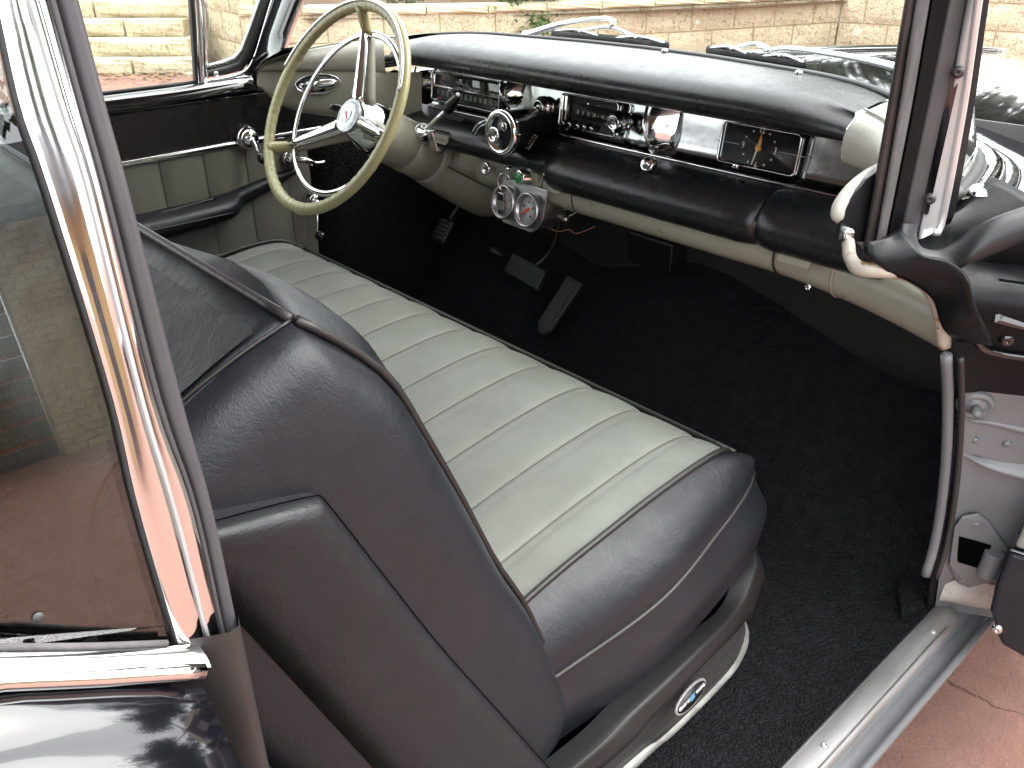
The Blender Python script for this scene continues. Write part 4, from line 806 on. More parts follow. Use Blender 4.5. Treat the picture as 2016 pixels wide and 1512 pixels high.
# ================================================================ windshield, cowl, hood, wipers
WB = [(0, 1.335, 1.108), (.2, 1.325, 1.106), (.38, 1.29, 1.10), (.5, 1.255, 1.090), (.59, 1.215, 1.076), (.645, 1.18, 1.062), (.678, 1.06, 1.054), (.690, .965, 1.052)]
WT = [(0, 1.02, 1.44), (.18, 1.015, 1.44), (.34, 1.00, 1.438), (.45, .975, 1.434), (.53, .945, 1.43), (.585, .915, 1.425), (.61, .885, 1.42), (.625, .86, 1.415)]
def sym(L): return [(-x, y, z) for x, y, z in L[:0:-1]]+list(L)
wb = spline(sym(WB), 61); wt = spline(sym(WT), 61)
wsh = loft('windshield', [wb*(1-t)+wt*t+A_([0, .045, .02])*math.sin(math.pi*t) for t in np.linspace(0, 1, 10)], 'glass', car)
tube('base_gasket', (wb+A_([0, .006, -.004]))[2:-2], .008, 'rubber_black', wsh, n=8)
mo = wb*A_([1.02, 1.008, 1])+A_([0, .010, -.010]); tube('base_moulding', mo[3:-3], .010, 'chrome', wsh, n=10, sq=(1, 1.5))
tube('base_moulding', (wb*A_([1.045, 1.016, 1])+A_([0, .020, -.020]))[3:-3], .008, 'chrome_dark', wsh, n=10, sq=(1, 1.6))
gwr = [PX(1850, 400, .695), PX(1935, 300, .695)]
tube('header_rail', wt+A_([0, -.01, .01]), .018, 'paint_satin', wsh, n=8)
def hz(x, y):
    t = (y-1.40)/1.5; z = 1.062-.055*t-.05*t*t; z += .030*math.exp(-(x/.17)**2)*(1-.4*t); ax = abs(x)
    z -= .055*max(0, (ax-.38)/.3)**1.6*(1 if ax < .68 else 1); 
    if ax > .70: z += .035*min(1, (ax-.70)/.1); 
    if ax > .86: z -= .5*((ax-.86)/.1)**2*.3
    return z
hood = loft('hood', [[(x, y, hz(x, y)) for x in np.linspace(-.97, .97, 60)] for y in np.linspace(1.30, 3.05, 44)], 'paint_black', car)
for v in hood.data.vertices:
    if v.co.y < 1.46 and abs(v.co.x) < .72: v.co.z -= .03*(1.46-v.co.y)/.16
tube('hood_strip', [(0, y, hz(0, y)+.006) for y in np.linspace(1.55, 3.0, 20)], .006, 'chrome', hood, n=8)
for sgn in (1, -1):
    loft('fender', [[(sgn*x, y, z) for x, z in ((.968, hz(.97, y)+.002), (.985, .86), (.99, .70), (.985, .5), (.95, .3))] for y in np.linspace(1.25, 3.05, 12)], 'paint_black', car, nv=12, solid=.004)
def wiper(pv, tip, b0, b1, nm, cuts):
    a = [A_(p) for p in (pv, tip, b0, b1)]
    o = tube(nm, spline([a[0], a[0]*.6+a[1]*.4+A_([0, .004, .012]), a[0]*.15+a[1]*.85+A_([0, .004, .010]), a[1]], 16), [.009, .0085, .0075, .007, .0065, .006, .0055, .005, .005, .005, .0045, .0045, .0045, .0045, .0045, .004], 'chrome', car, n=8)
    tube('wiper_blade', [a[2]*(1-t)+a[3]*t for t in np.linspace(0, 1, 6)], .006, 'rubber_black', o, n=6, sq=(1.3, .6))
    m = (a[2]+a[3])/2; up_ = A_([0, .006, .022])
    tube('wiper_bridge', spline([a[2]*.75+a[3]*.25+A_([0, 0, .008]), m+up_, a[2]*.25+a[3]*.75+A_([0, 0, .008])], 12), .0036, 'chrome', o, n=6)
    for t0, t1 in ((.03, .42), (.58, .97)): tube('wiper_yoke', spline([a[2]*(1-t0)+a[3]*t0+A_([0, 0, .004]), a[2]*(1-(t0+t1)/2)+a[3]*(t0+t1)/2+A_([0, 0, .011]), a[2]*(1-t1)+a[3]*t1+A_([0, 0, .004])], 10), .0030, 'chrome', o, n=6)
    tube('wiper_link', [a[1], m+up_], .005, 'chrome', o, n=6)
    lathe('wiper_pivot', [(.014, -.03), (.013, 0), (.008, .008), (.002, .010)], a[0], (0, .2, 1), 'chrome', o, n=16)
wiper(PY(1035, 70, 1.43), PY(1212, 42, 1.425), PY(1087, 64, 1.418), PY(1316, 90, 1.428), 'windshield_wiper', 0)
wiper(PY(1880, 168, 1.36), PY(1512, 100, 1.425), PY(1392, 98, 1.428), PY(1588, 129, 1.42), 'windshield_wiper', 0)
# ================================================================ quarter window
QN = A_([1, 0, .2]); QN /= np.linalg.norm(QN); Q0 = A_([.770, 0, 1.04])
def Q(px, py, d=0): return PP(px, py, Q0, QN)+QN*d
BY = [-1.8, -.8, -.10, -.03, .013, .043, .078, .10]; BZ = [1.13, 1.13, 1.122, 1.112, 1.0935, 1.0735, 1.052, 1.040]
def bz(y): return float(np.interp(y, BY, BZ))
def ext(L):            # smooth edge line, extended up to the roof rail
    p = spline(L, 24); d = p[0]-p[3]; d /= np.linalg.norm(d); k = (1.43-p[0][2])/d[2]; return np.vstack([[p[0]+d*k], p])
el = ext([Q(*p) for p in ((0, 40), (40, 216), (95, 375), (219, 779), (271, 1000), (355, 1288))])
eg = ext([Q(*p) for p in ((72, 40), (124, 216), (174, 372), (280, 793), (342, 1000), (415, 1281))])
er = ext([Q(*p) for p in ((109, 40), (158, 216), (203, 375), (308, 790), (381, 1000), (440, 1265))])
es_ = ext([Q(*p) for p in ((166, 40), (212, 216), (255, 375), (360, 790), (418, 1000), (470, 1245))])
def qstrip(nm, a, b, prof, m, parent):
    rows = [[p*(1-t)+q*t+QN*d for t, d in prof] for p, q in zip(a, b)]; return loft(nm, rows, m, parent)
gq = [p for p in (el*.9+eg*.1)[::-1]]
back_top = A_([gq[-1][0], -.75, gq[-1][2]]); 
qg = prism('quarter_window', [A_([.755, -.80, 1.13]), A_([.757, -.1, 1.122]), A_([.760, .0, 1.100])]+[p-QN*.004 for p in gq]+[A_([.690, -.70, 1.43])], -QN*.004, 'glass_quarter', car, smooth=False, label='rear quarter window reflecting the garage')
qf_ = qstrip('window_frame', el, eg, [(0, -.012), (0, -.001), (.006, .0006), (.02, .001), (.5, .0013), (.97, .001), (.992, .0006), (1, -.001)], 'chrome_pitted', qg)
qstrip('window_frame', eg, er, [(0, -.001), (.015, .0006), (.05, .0009), (.5, .0006), (.90, -.0002), (.97, -.0006), (1, -.010)], 'chrome_pitted', qg)
tube('frame_rib', eg+QN*.0010, .0009, 'stainless', qg, n=6)
qstrip('window_seal', er, es_, [(0, -.010), (.02, -.001), (.20, .000), (.27, -.004), (.36, -.004), (.42, .000), (.70, .0015), (.94, .0012), (1, -.001), (1, -.012)], 'rubber', qg)
qstrip('glass_gasket', el, el-(eg-el)*.05, [(0, .0005), (1, .0005), (1, -.006)], 'rubber_black', qg)
fl_ = el[-1]
rows = []
for y in np.r_[np.linspace(-1.2, -.1, 8), np.linspace(-.09, fl_[1]+.008, 24)]:
    b_ = bz(y); rows.append([(.768, y, b_+.0065), (.771, y, b_+.006), (.7765, y, b_+.003), (.778, y, b_+.0005)])
loft('lower_rail', rows, 'chrome_pitted', qg)
tube('belt_moulding', [(.7795, y, bz(y)) for y in np.r_[np.linspace(-1.2, -.1, 8), np.linspace(-.09, .080, 24)]], .0036, 'chrome', qg, n=12)
tube('glass_channel', [(.7670, y, bz(y)+.0072) for y in np.r_[np.linspace(-1.2, -.1, 8), np.linspace(-.09, fl_[1]-.004, 20)]], .0016, 'rubber_old', qg, n=8)
lathe('glass_stud', [(.0022, 0), (.002, .0005), (.0006, .0008)], Q(80, 1222, -.0035), QN, 'kick_plate', qg, n=14)
# body side behind the door, lock pillar
bp2 = [(.777, 1.032), (.784, 1.0305), (.793, 1.026), (.7985, 1.0185), (.803, 1.0125), (.810, 1.008), (.820, 1.002), (.833, .990), (.850, .965), (.875, .90), (.892, .80), (.895, .6), (.885, .40), (.86, .24)]
rows = []
for y in np.r_[np.linspace(-1.7, -.12, 12), np.linspace(-.1, .035, 16), .045, .06, .07, .076, .079]:
    k = max(0, (y-.045)/.034)**2; rows.append([(x-.010*k, y, (z-1.032)*(1 if z > .9 else 1)+(bz(y)-.004 if z > .6 else 1.032)-.004*k) for x, z in bp2])
qpl = loft('quarter_panel', rows, 'paint_black', car, nv=40)
rows = [[(.768, .081, z), (.776, .098, z), (.764, .104, z), (.745, .106, z), (.71, .100, z), (.66, .075, z)] for z in np.linspace(.36, 1.060, 20)]
loft('lock_pillar', rows, 'paint_jamb_dark', car, nv=16)
# rear compartment trim, rear seat, roof with headliner
loft('quarter_trim', [[(.70, y, z) for z in np.linspace(.35, 1.02, 5)] for y in np.linspace(-1.2, .06, 6)], 'vinyl_black_matt', car, solid=.01)
loft('quarter_trim', [[(-.752, y, z) for z in np.linspace(.35, 1.0, 5)] for y in np.linspace(-1.2, -.12, 6)], 'vinyl_black_matt', car, solid=.01)
loft('rear_seat', [[(x, y, z) for y, z in ((-.40, .35), (-.40, .62), (-.44, .66), (-.8, .62), (-.88, .68), (-1.02, .98), (-1.10, 1.02), (-1.3, 1.02))] for x in np.linspace(-.68, .68, 10)], 'vinyl_black_matt', car, nv=30)
rf = []
for y, zc, hw in ((1.03, 1.440, .575), (.9, 1.462, .61), (.6, 1.49, .63), (.1, 1.505, .64), (-.5, 1.49, .64), (-.95, 1.45, .62), (-1.25, 1.36, .58), (-1.65, 1.10, .55)):
    rf.append([(-hw-.03, y, zc-.085), (-hw, y, zc-.045), (-hw*.6, y, zc-.006), (0, y, zc), (hw*.6, y, zc-.006), (hw, y, zc-.045), (hw+.03, y, zc-.085)])
roof = loft('roof', rf, 'paint_black', car, nu=24, nv=24)
loft('headliner', [[(x*.96, y, z-.02) for x, y, z in r] for r in rf[:6]], 'headliner', roof, nu=20, nv=20)
for sgn in (1, -1):
    loft('roof_pillar', [[(sgn*.772, -.80, 1.03), (sgn*.775, -1.0, 1.03), (sgn*.775, -1.5, 1.03)], [(sgn*.70, -.74, 1.25), (sgn*.70, -.95, 1.25), (sgn*.68, -1.35, 1.2)], [(sgn*.66, -.66, 1.415), (sgn*.655, -.85, 1.41), (sgn*.62, -1.15, 1.36)]], 'paint_black', car, nu=8, nv=8, solid=.02)
loft('body_side', [[(-x, y, z) for x, z in bp2] for y in np.linspace(-1.7, 1.26, 20)], 'paint_black', car, nv=26)
loft('trunk', [[(x, y, z) for x, z in ((-.895, .75), (-.85, .98), (-.6, 1.06), (0, 1.08), (.6, 1.06), (.85, .98), (.895, .75))] for y in (-1.62, -2.0, -2.4, -2.6)], 'paint_black', car, nv=20)
box('underbody', (0, .5, .24), (1.55, 4.2, .06), 'rubber_black', car, smooth=False)
for sx in (1, -1):
    for y in (-1.25, 2.0):
        tb = V, Fc = tube_geo([A_([sx*.76, y+.26*math.cos(t), .36+.26*math.sin(t)]) for t in np.linspace(0, 2*math.pi, 40, endpoint=False)], .1, 12, True, sq=(.9, 1))
        wl_ = link('wheel', V, Fc, 'rubber_black', car); lathe('hubcap', [(.19, -.06), (.19, .02), (.15, .05), (.05, .065), (.005, .07)], (sx*.76, y, .36), (sx, 0, 0), 'chrome', wl_, n=32)
# ================================================================ open passenger door
dn = A_([math.cos(R(14)), math.sin(R(14)), 0]); dt = A_([math.sin(R(14)), -math.cos(R(14)), 0]); D0 = A_([.822, 1.135, 0])
def dp(u, z, d=0): return D0+dn*u+dt*d+A_([0, 0, z])
shape = [(.004, .50), (.010, .44), (.035, .405), (.09, .392), (1.15, .392), (1.15, 1.0), (.06, 1.0), (.04, .98)]
pdr = prism('passenger_door', [dp(u, z, -.02) for u, z in shape], -dt*.09, 'paint_black', car, smooth=False, bevel=.01, label='open passenger door, only its lower front corner showing')
low = [(.002, .50), (.006, .45), (.032, .398), (.09, .384), (1.14, .384), (1.14, .56), (.004, .56)]
prism('door_kick_trim', [dp(u, z, -.018) for u, z in low], dt*.018, 'vinyl_black', pdr, smooth=False, bevel=.008, seg=3)
prism('door_trim_panel', [dp(u, z, -.018) for u, z in ((.010, .564), (1.14, .564), (1.14, .90), (.030, .90))], dt*.012, 'vinyl_panel', pdr, smooth=False, bevel=.004)
tube('trim_bead', [dp(u, .562, .001) for u in np.linspace(.006, 1.13, 8)], .003, 'chrome', pdr, n=6)
screw(dp(.022, .425, .001), dt, .008, pdr)
# ================================================================ key ring on the ignition lock
kr = PY(1003, 346, 1.078)
kroot = empty('key_ring', tuple(kr-A_([0, 0, .06])), 'wire key ring with brown strap hanging from the ignition lock', 'key ring')
def kid(o): o.parent = kroot; o.matrix_parent_inverse = Matrix.Translation(-kroot.location)
kc_ = PY(992, 358, 1.072)
kid(tube('split_ring', [kc_+A_([.0, .006*math.cos(t), 0])+Xd*.0105*math.cos(t)+A_([0, 0, .0165])*math.sin(t) for t in np.linspace(0, 2*math.pi, 36, endpoint=False)], .0011, 'chrome', None, n=6, closed=True))
kid(tube('strap', spline([kc_+A_([-.006, -.002, -.015]), kc_+A_([-.014, .0, -.024]), kc_+A_([-.021, .004, -.045])], 10), .006, 'strap_brown', None, n=8, sq=(1, .3)))
kid(box('fob', kc_+A_([.004, -.010, -.040]), (.016, .005, .045), 'chrome_dark', None, bevel=.0015)); kid(box('fob_panel', kc_+A_([.004, -.0135, -.026]), (.013, .002, .012), 'plastic_black', None, bevel=.0005)); kid(box('fob_panel', kc_+A_([.004, -.0135, -.054]), (.013, .002, .008), 'plastic_black', None, bevel=.0005))
# ================================================================ surroundings
def wmat(name, c1, c2, rough=.9, scale=3., bump=.5, bscale=40., bdist=.02, det=8, spots=None, voro=None):
    m = bpy.data.materials.new(name); m.use_nodes = True; MATS[name] = m; N = m.node_tree.nodes; L = m.node_tree.links; b = N['Principled BSDF']; b.inputs['Roughness'].default_value = rough; b.inputs['Specular IOR Level'].default_value = .25
    g = N.new('ShaderNodeNewGeometry'); a = N.new('ShaderNodeTexNoise'); a.inputs['Scale'].default_value = scale; a.inputs['Detail'].default_value = 8; a.inputs['Roughness'].default_value = .7; L.new(g.outputs['Position'], a.inputs['Vector'])
    r = N.new('ShaderNodeValToRGB'); r.color_ramp.elements[0].position = .32; r.color_ramp.elements[1].position = .68; r.color_ramp.elements[0].color = (*c2, 1); r.color_ramp.elements[1].color = (*c1, 1); L.new(a.outputs[0], r.inputs[0]); out = r.outputs[0]
    n2 = N.new('ShaderNodeTexNoise'); n2.inputs['Scale'].default_value = bscale; n2.inputs['Detail'].default_value = det; n2.inputs['Roughness'].default_value = .65; n2.inputs['Distortion'].default_value = .8; L.new(g.outputs['Position'], n2.inputs['Vector']); h = n2.outputs[0]
    if spots:
        n3 = N.new('ShaderNodeTexNoise'); n3.inputs['Scale'].default_value = bscale*.8; n3.inputs['Detail'].default_value = 4; n3.inputs['Distortion'].default_value = 1.5; L.new(g.outputs['Position'], n3.inputs['Vector'])
        r3 = N.new('ShaderNodeValToRGB'); r3.color_ramp.elements[0].position = .56; r3.color_ramp.elements[1].position = .64; L.new(n3.outputs[0], r3.inputs[0])
        mx = N.new('ShaderNodeMix'); mx.data_type = 'RGBA'; L.new(r3.outputs[0], mx.inputs['Factor']); L.new(out, mx.inputs['A']); mx.inputs['B'].default_value = (*spots, 1); out = mx.outputs['Result']
    if voro:
        v = N.new('ShaderNodeTexVoronoi'); v.feature = 'DISTANCE_TO_EDGE'; v.inputs['Scale'].default_value = voro; 
        nn = N.new('ShaderNodeTexNoise'); nn.inputs['Scale'].default_value = 5; nn.inputs['Detail'].default_value = 6; L.new(g.outputs['Position'], nn.inputs['Vector'])
        ad = N.new('ShaderNodeMixRGB'); ad.blend_type = 'ADD'; ad.inputs[0].default_value = .5; L.new(g.outputs['Position'], ad.inputs[1]); L.new(nn.outputs['Color'], ad.inputs[2]); L.new(ad.outputs[0], v.inputs['Vector'])
        r3 = N.new('ShaderNodeValToRGB'); r3.color_ramp.elements[0].position = .0; r3.color_ramp.elements[1].position = .006; r3.color_ramp.elements[0].color = (1, 1, 1, 1); r3.color_ramp.elements[1].color = (0, 0, 0, 1); L.new(v.outputs['Distance'], r3.inputs[0])
        mx = N.new('ShaderNodeMix'); mx.data_type = 'RGBA'; L.new(r3.outputs[0], mx.inputs['Factor']); L.new(out, mx.inputs['A']); mx.inputs['B'].default_value = (*[c*.35 for c in c2], 1); out = mx.outputs['Result']
    L.new(out, b.inputs['Base Color']); bp = N.new('ShaderNodeBump'); bp.inputs['Strength'].default_value = bump; bp.inputs['Distance'].default_value = bdist; L.new(h, bp.inputs['Height']); L.new(bp.outputs[0], b.inputs['Normal'])
wmat('bitumen_red', (.285, .158, .124), (.195, .105, .083), .85, 6, .8, 130, .006, voro=.9)
wmat('limestone', (.66, .57, .41), (.54, .45, .31), .9, 2.5, 1, 26, .03, spots=(.36, .30, .20))
wmat('limestone_smooth', (.66, .57, .40), (.56, .46, .30), .9, 2.5, .4, 40, .01)
wmat('mortar', (.45, .36, .22), (.36, .28, .17), .95, 4, .3, 60, .01)
wmat('soil', (.16, .10, .06), (.08, .05, .03), .95, 8, 1, 40, .03)
wmat('brick_tan', (.42, .30, .16), (.33, .23, .12), .85, 5, .5, 60, .01)
wmat('roller_grey', (.06, .065, .075), (.05, .052, .06), .5, 5, .1, 60, .003)
wmat('roller_red', (.16, .025, .022), (.12, .02, .02), .5, 5, .1, 60, .003)
wmat('roof_dark', (.05, .05, .055), (.035, .035, .04), .7, 3, .3, 30, .01)
wmat('leaf_green', (.085, .13, .030), (.035, .065, .015), .6, 6, .2, 50, .01)
wmat('leaf_dark', (.05, .075, .028), (.022, .038, .014), .6, 3, .2, 50, .01)
wmat('bark', (.20, .17, .14), (.10, .085, .07), .9, 6, .8, 30, .02)
wmat('dry_leaf', (.32, .19, .10), (.20, .11, .06), .8, 12, .2, 50, .01)
def top(o, label, cat, group=None):
    o['label'] = label; o['category'] = cat
    if group: o['group'] = group
    return o
gr = link('ground', [(-60, -60, 0), (60, -60, 0), (60, 60, 0), (-60, 60, 0)], [(0, 1, 2, 3)], 'bitumen_red', None, smooth=False, kind='structure')
# limestone block walls : every block its own piece
def unit_block(seed, m):
    r = np.random.default_rng(seed); bm = bmesh.new(); bmesh.ops.create_cube(bm, size=1); bmesh.ops.subdivide_edges(bm, edges=bm.edges, cuts=3, use_grid_fill=True)
    for v in bm.verts:
        c = v.co; ed = sum(abs(abs(a)-.5) < 1e-4 for a in c)
        if c.y < -.49: c.y += (-.04 if ed == 1 else .03)+r.uniform(-.02, .02)
        if ed >= 2: c.x *= .992; c.z *= .985
    me = bpy.data.meshes.new('block'); bm.to_mesh(me); bm.free(); me.materials.append(MATS[m]); return me
BL = [unit_block(i, 'limestone') for i in range(4)]; BT = [unit_block(9+i, 'limestone_smooth') for i in range(2)]
def put(me, name, parent, c, size, d):
    o = bpy.data.objects.new(name, me); col.objects.link(o); o.parent = parent
    d = A_(d)/np.linalg.norm(d); n = A_([-d[1], d[0], 0])
    o.matrix_world = Matrix(((d[0]*size[0], n[0]*size[1], 0, c[0]), (d[1]*size[0], n[1]*size[1], 0, c[1]), (0, 0, size[2], c[2]), (0, 0, 0, 1)))
    o.matrix_parent_inverse = Matrix.Identity(4); o.matrix_basis = Matrix.Translation(-parent.location) @ o.matrix_world if True else None
    return o
def wall(nm, label, path, courses, h, L, thick=.22, cap=True):
    root = empty(nm, (path[0][0], path[0][1], 0), label, 'wall', 'limestone walls round the yard'); p = A_([(x, y, 0) for x, y in path]); sm = spline(p, 200); dist = np.r_[0, np.cumsum(np.linalg.norm(np.diff(sm, axis=0), axis=1))]
    at = lambda s: A_([np.interp(s, dist, sm[:, k]) for k in range(3)]); k = 0
    for c in range(courses):
        s = -(L/2)*(c % 2)
        while s < dist[-1]-.05:
            a, b = at(max(0, s)), at(min(dist[-1], s+L)); s += L; ln = np.linalg.norm(b-a)
            if ln < .1: continue
            d = (b-a)/ln; n = A_([-d[1], d[0], 0]); put(BL[k % 4], 'block', root, (a+b)/2+n*thick/2+A_([0, 0, h*(c+.5)]), (ln-.012, thick, h-.012), d); k += 1
    rows = [[at(s)+A_([0, 0, z])+off*A_([-1, 1, 0])*0 for z in np.linspace(.0, h*courses-.005, 3)] for s in np.linspace(0, dist[-1], 60)]
    nn = []
    for s in np.linspace(0, dist[-1], 60):
        d = at(min(dist[-1], s+.05))-at(max(0, s-.05)); d /= np.linalg.norm(d); n = A_([-d[1], d[0], 0]); nn.append(n)
    rows = [[q+n*.015 for q in r] for r, n in zip(rows, nn)]
    mo_ = loft('mortar', rows, 'mortar', None); mo_.parent = root; mo_.matrix_parent_inverse = Matrix.Translation(-root.location)
    if cap:
        s = 0
        while s < dist[-1]-.05:
            a, b = at(s), at(min(dist[-1], s+.6)); s += .6; ln = np.linalg.norm(b-a)
            if ln < .1: continue
            d = (b-a)/ln; n = A_([-d[1], d[0], 0]); put(BT[k % 2], 'coping', root, (a+b)/2+n*.12+A_([0, 0, h*courses+.03]), (ln-.006, .30, .07), d); k += 1
    return root
off = 0
wall('retaining_wall', 'low curved cream limestone block retaining wall in front of the hood', [(-7.35, 4.1), (-6.9, 4.7), (-6, 5.75), (-5.4, 7.0), (-4.9, 8.3), (-4.35, 10.0)], 2, .27, .55)
wall('retaining_wall', 'tall cream limestone wall running right from the corner behind the pillar', [(-4.35, 10.0), (-2.4, 10.4), (0, 10.8), (4, 11.4)], 4, .27, .55, cap=False)
wall('retaining_wall', 'stepped limestone cheek wall beside the garden steps', [(-9.6, 4.75), (-8.4, 4.25), (-7.4, 4.12)], 4, .27, .52, cap=False)
wall('retaining_wall', 'upper limestone terrace wall behind the green shrubs', [(-9.2, 6.6), (-7.6, 7.6), (-6.5, 9.3), (-5.6, 12.5)], 6, .27, .6, cap=False)
bed = [[(-9.4, 4.9, .5), (-7.2, 4.5, .5), (-6.6, 5.0, .5), (-5.8, 6.1, .5), (-5.2, 7.3, .5), (-4.7, 8.5, .5), (-4.2, 10.3, .5)], [(-9.6, 6.8, .55), (-8.6, 7.4, .55), (-7.6, 8.0, .55), (-7.0, 8.8, .55), (-6.5, 9.6, .55), (-6, 11, .55), (-5.4, 13, .55)]]
loft('garden_bed', bed, 'soil', None, nu=6, nv=20, kind='structure')
# garden steps
sroot = empty('garden_steps', (-8.1, 3.4, 0), 'cream limestone block garden steps seen through the driver window', 'steps')
ed = A_([.70, .71, 0]); un = A_([-.86, .50, 0]); P0 = A_([-7.70, 3.78, 0]); k = 0
for i in range(8):
    for j, (s0, s1) in enumerate(((0, 1.05), (1.06, 1.95), (1.96, 2.9)) if i % 2 else ((0, .62), (.63, 1.55), (1.56, 2.9))):
        o0 = .05*(i % 3)
        c = P0+un*(.24*i+.16)-ed*((s0+s1)/2+o0)+A_([0, 0, .16*i+.08-.02]); put(BL[k % 4], 'step_block', sroot, c, (s1-s0-.012, .42, .158), ed); k += 1
# shrubs & trees
def leaves(name, c, rad, n, size, m, parent):
    r = np.random.default_rng(int(abs(c[0]*100))+n); nb = 26; bl = r.normal(size=(nb, 3))*A_(rad)*.55; V = []; Fc = []
    for i in range(n):
        p = A_(c)+bl[r.integers(nb)]+r.normal(size=3)*A_(rad)*.22; u = r.normal(size=3); u /= np.linalg.norm(u); v = np.cross(u, r.normal(size=3)); v /= np.linalg.norm(v); s = size*r.uniform(.6, 1.3); b = len(V)
        V += [p-u*s, p+v*s*.45, p+u*s, p-v*s*.45]; Fc.append((b, b+1, b+2, b+3))
    me = bpy.data.meshes.new(name); me.from_pydata([tuple(map(float, q)) for q in V], [], Fc); me.materials.append(MATS[m]); o = bpy.data.objects.new(name, me); col.objects.link(o); o.parent = parent
    if parent: o.matrix_parent_inverse = Matrix.Translation(-parent.location)
    return o
def stem(name, pts, r, parent): o = tube(name, spline(pts, 14), np.linspace(r, r*.35, 14), 'bark', None, n=8); o.parent = parent; o.matrix_parent_inverse = Matrix.Translation(-parent.location)
for i, (px, lab) in enumerate(((770, 'rounded green shrub above the low wall, left of the two'), (1060, 'rounded green shrub above the low wall, right of the two'))):
    c = PZ(px, 16, .56); d = ray(px, 16); c = c+d*.42; c[2] = .53
    t = empty('shrub', tuple(c), lab, 'shrub', 'shrubs above the retaining wall'); leaves('foliage', c+A_([0, 0, .27]), (.42, .36, .24), 2800, .035, 'leaf_green', t); stem('stem', [c, c+A_([0, 0, .3])], .03, t)
for i, (c, rad, h, lab) in enumerate((((-6.3, 18, .0), (2.4, 2.2, 2.4), 5, 'dark green tree behind the tall wall, just left of the corner'), ((-1.5, 17.5, 0), (3.4, 2.4, 2.6), 6, 'dark green tree beyond the corner of the tall wall'), ((2.2, 18, 0), (2.8, 2.2, 2.4), 5.2, 'dark green tree standing right of the corner beyond the tall wall'), ((6.5, 17.5, 0), (3.0, 2.2, 2.6), 5.6, 'broad tree at the far right beyond the tall wall, seen only in the hood'), ((20, 8, 0), (3, 3, 2.8), 7, 'tall gum tree behind the garage, seen in the window reflection'), ((21, -3, 0), (3, 3, 2.6), 6.5, 'bushy tree left of the gum tree behind the garage'))):
    c = A_(c, float) if False else np.array(c, float); t = empty('tree', tuple(c), lab, 'tree', 'trees around the yard'); leaves('crown', c+A_([0, 0, h]), rad, 7000, .20, 'leaf_dark', t)
    stem('trunk', [c, c+A_([.15, 0, h*.5]), c+A_([0, .1, h])], .22, t)
    for k in range(5): a = k*1.3; stem('limb', [c+A_([.1, 0, h*.55]), c+A_([math.cos(a)*rad[0]*.4, math.sin(a)*rad[1]*.4, h*.85]), c+A_([math.cos(a)*rad[0]*.7, math.sin(a)*rad[1]*.7, h*1.1])], .09, t)
# fallen leaves at the foot of walls and steps
V = []; Fc = []
for i in range(900):
    t = rng.uniform(); base = spline([(-8.6, 2.9, 0), (-7.75, 3.7, 0), (-7.3, 3.95, 0), (-6.8, 4.6, 0), (-5.9, 5.6, 0), (-5.3, 6.9, 0), (-4.8, 8.2, 0), (-4.3, 9.85, 0), (-2.4, 10.25, 0)], 60)[int(t*59)] if i == 0 else BASE[int(t*59)]
    if i == 0: BASE = spline([(-8.6, 2.9, 0), (-7.75, 3.7, 0), (-7.3, 3.95, 0), (-6.8, 4.6, 0), (-5.9, 5.6, 0), (-5.3, 6.9, 0), (-4.8, 8.2, 0), (-4.3, 9.85, 0), (-2.4, 10.25, 0)], 60)
    p = base+A_([abs(rng.normal())*.22, -abs(rng.normal())*.22, .012+rng.uniform()*.01]); a = rng.uniform(0, 6.28); s = rng.uniform(.025, .05); u = A_([math.cos(a), math.sin(a), rng.uniform(-.2, .2)])*s; v = A_([-math.sin(a), math.cos(a), rng.uniform(-.2, .2)])*s*.4; b = len(V)
    V += [p-u, p+v, p+u, p-v]; Fc.append((b, b+1, b+2, b+3))
o = link('fallen_leaves', V, Fc, 'dry_leaf', None, smooth=False, kind='stuff'); o['label'] = 'brown fallen leaves drifted along the wall foot'; o['category'] = 'leaves'
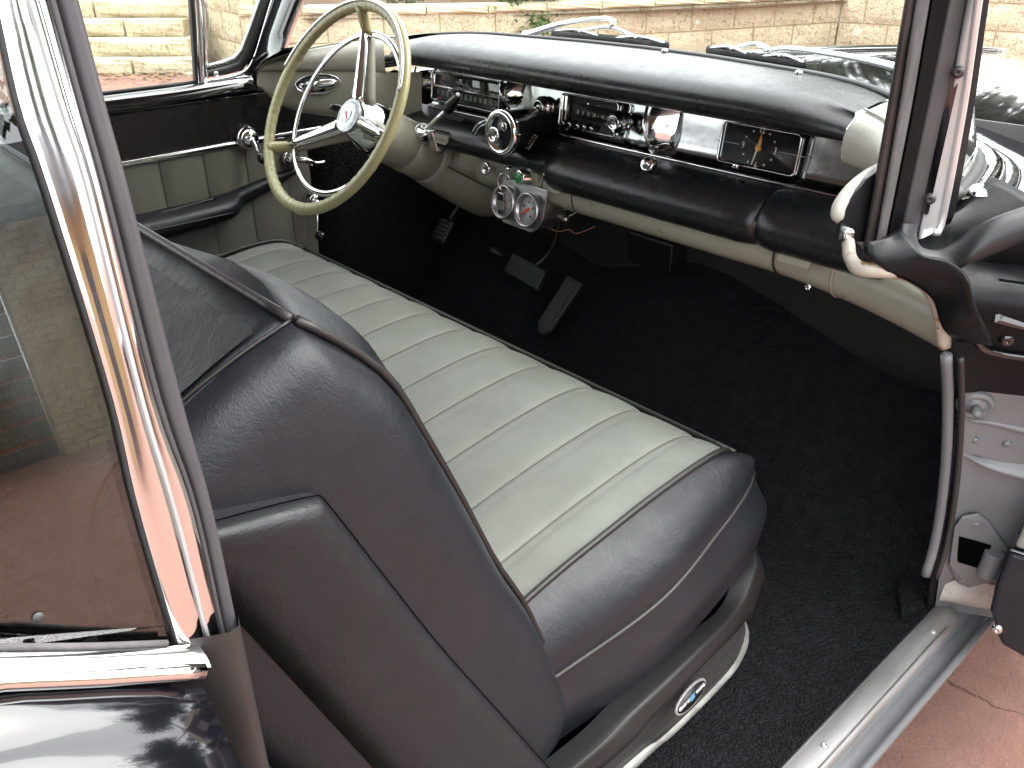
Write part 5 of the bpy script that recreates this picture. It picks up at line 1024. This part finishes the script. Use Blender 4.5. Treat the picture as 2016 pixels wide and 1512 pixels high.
# garage across the driveway (shows in the quarter window and chrome)
GX = 10.7
gar = empty('garage', (GX, 0, 0), 'tan brick garage with a dark roller door, seen reflected in the quarter window', 'garage')
def gk(o): o.parent = gar; o.matrix_parent_inverse = Matrix.Translation(-gar.location); return o
def bricks(y0, y1, z0, z1):
    bw, bh = .24, .086; k = 0; mb = bpy.data.meshes.get('brick_unit')
    z = z0
    while z < z1-.02:
        y = y0-(bw/2 if k % 2 else 0)
        while y < y1-.02:
            a, b = max(y, y0), min(y+bw, y1)
            if b-a > .04: BR.append((a+.004, b-.004, z+.004, min(z1, z+bh)-.004))
            y += bw
        z += bh; k += 1
BR = []
bricks(1.75, 3.0, 0, 2.45); 
me_b = bpy.data.meshes.new('brick'); bmB = bmesh.new(); bmesh.ops.create_cube(bmB, size=1); bmB.to_mesh(me_b); bmB.free(); me_b.materials.append(MATS['brick_tan'])
for a, b, z0, z1 in BR[:300]:
    o = bpy.data.objects.new('brick', me_b); col.objects.link(o); o.parent = gar; o.location = (0.02, (a+b)/2, (z0+z1)/2); o.scale = (.10+rng.uniform(-.004, .004), b-a, z1-z0)
gk(box('wall', (GX+.12, 2.375, 1.225), (.16, 1.25, 2.45), 'mortar', None, smooth=False)); gk(box('wall', (GX+.12, 5.5, 1.225), (.22, 5.0, 2.44), 'brick_tan', None, smooth=False)); gk(box('wall', (GX+.12, -5.0, 1.225), (.22, 4.6, 2.44), 'brick_tan', None, smooth=False)); gk(box('lintel', (GX+.06, -.47, 2.25), (.2, 4.44, .36), 'brick_tan', None, smooth=False))
for i in range(9):
    z = .02+i*.235; gk(box('door_slat', (GX+.16, -.47, z+.09), (.03, 4.40, .19), 'roller_grey', None, smooth=False, bevel=.01)); gk(box('door_band', (GX+.165, -.47, z+.2095), (.025, 4.40, .042), 'roller_red', None, smooth=False))
gk(prism('roof', [(GX-.6, -8, 2.46), (GX-.6, 9, 2.46), (GX+3.5, 9, 3.9), (GX+3.5, -8, 3.9)], (0, 0, .10), 'roof_dark', None, smooth=False)); gk(box('gutter', (GX-.64, .5, 2.50), (.12, 17, .14), 'roof_dark', None, smooth=False)); gk(box('soffit', (GX-.25, .5, 2.452), (.66, 16.9, .02), 'limestone_smooth', None, smooth=False))
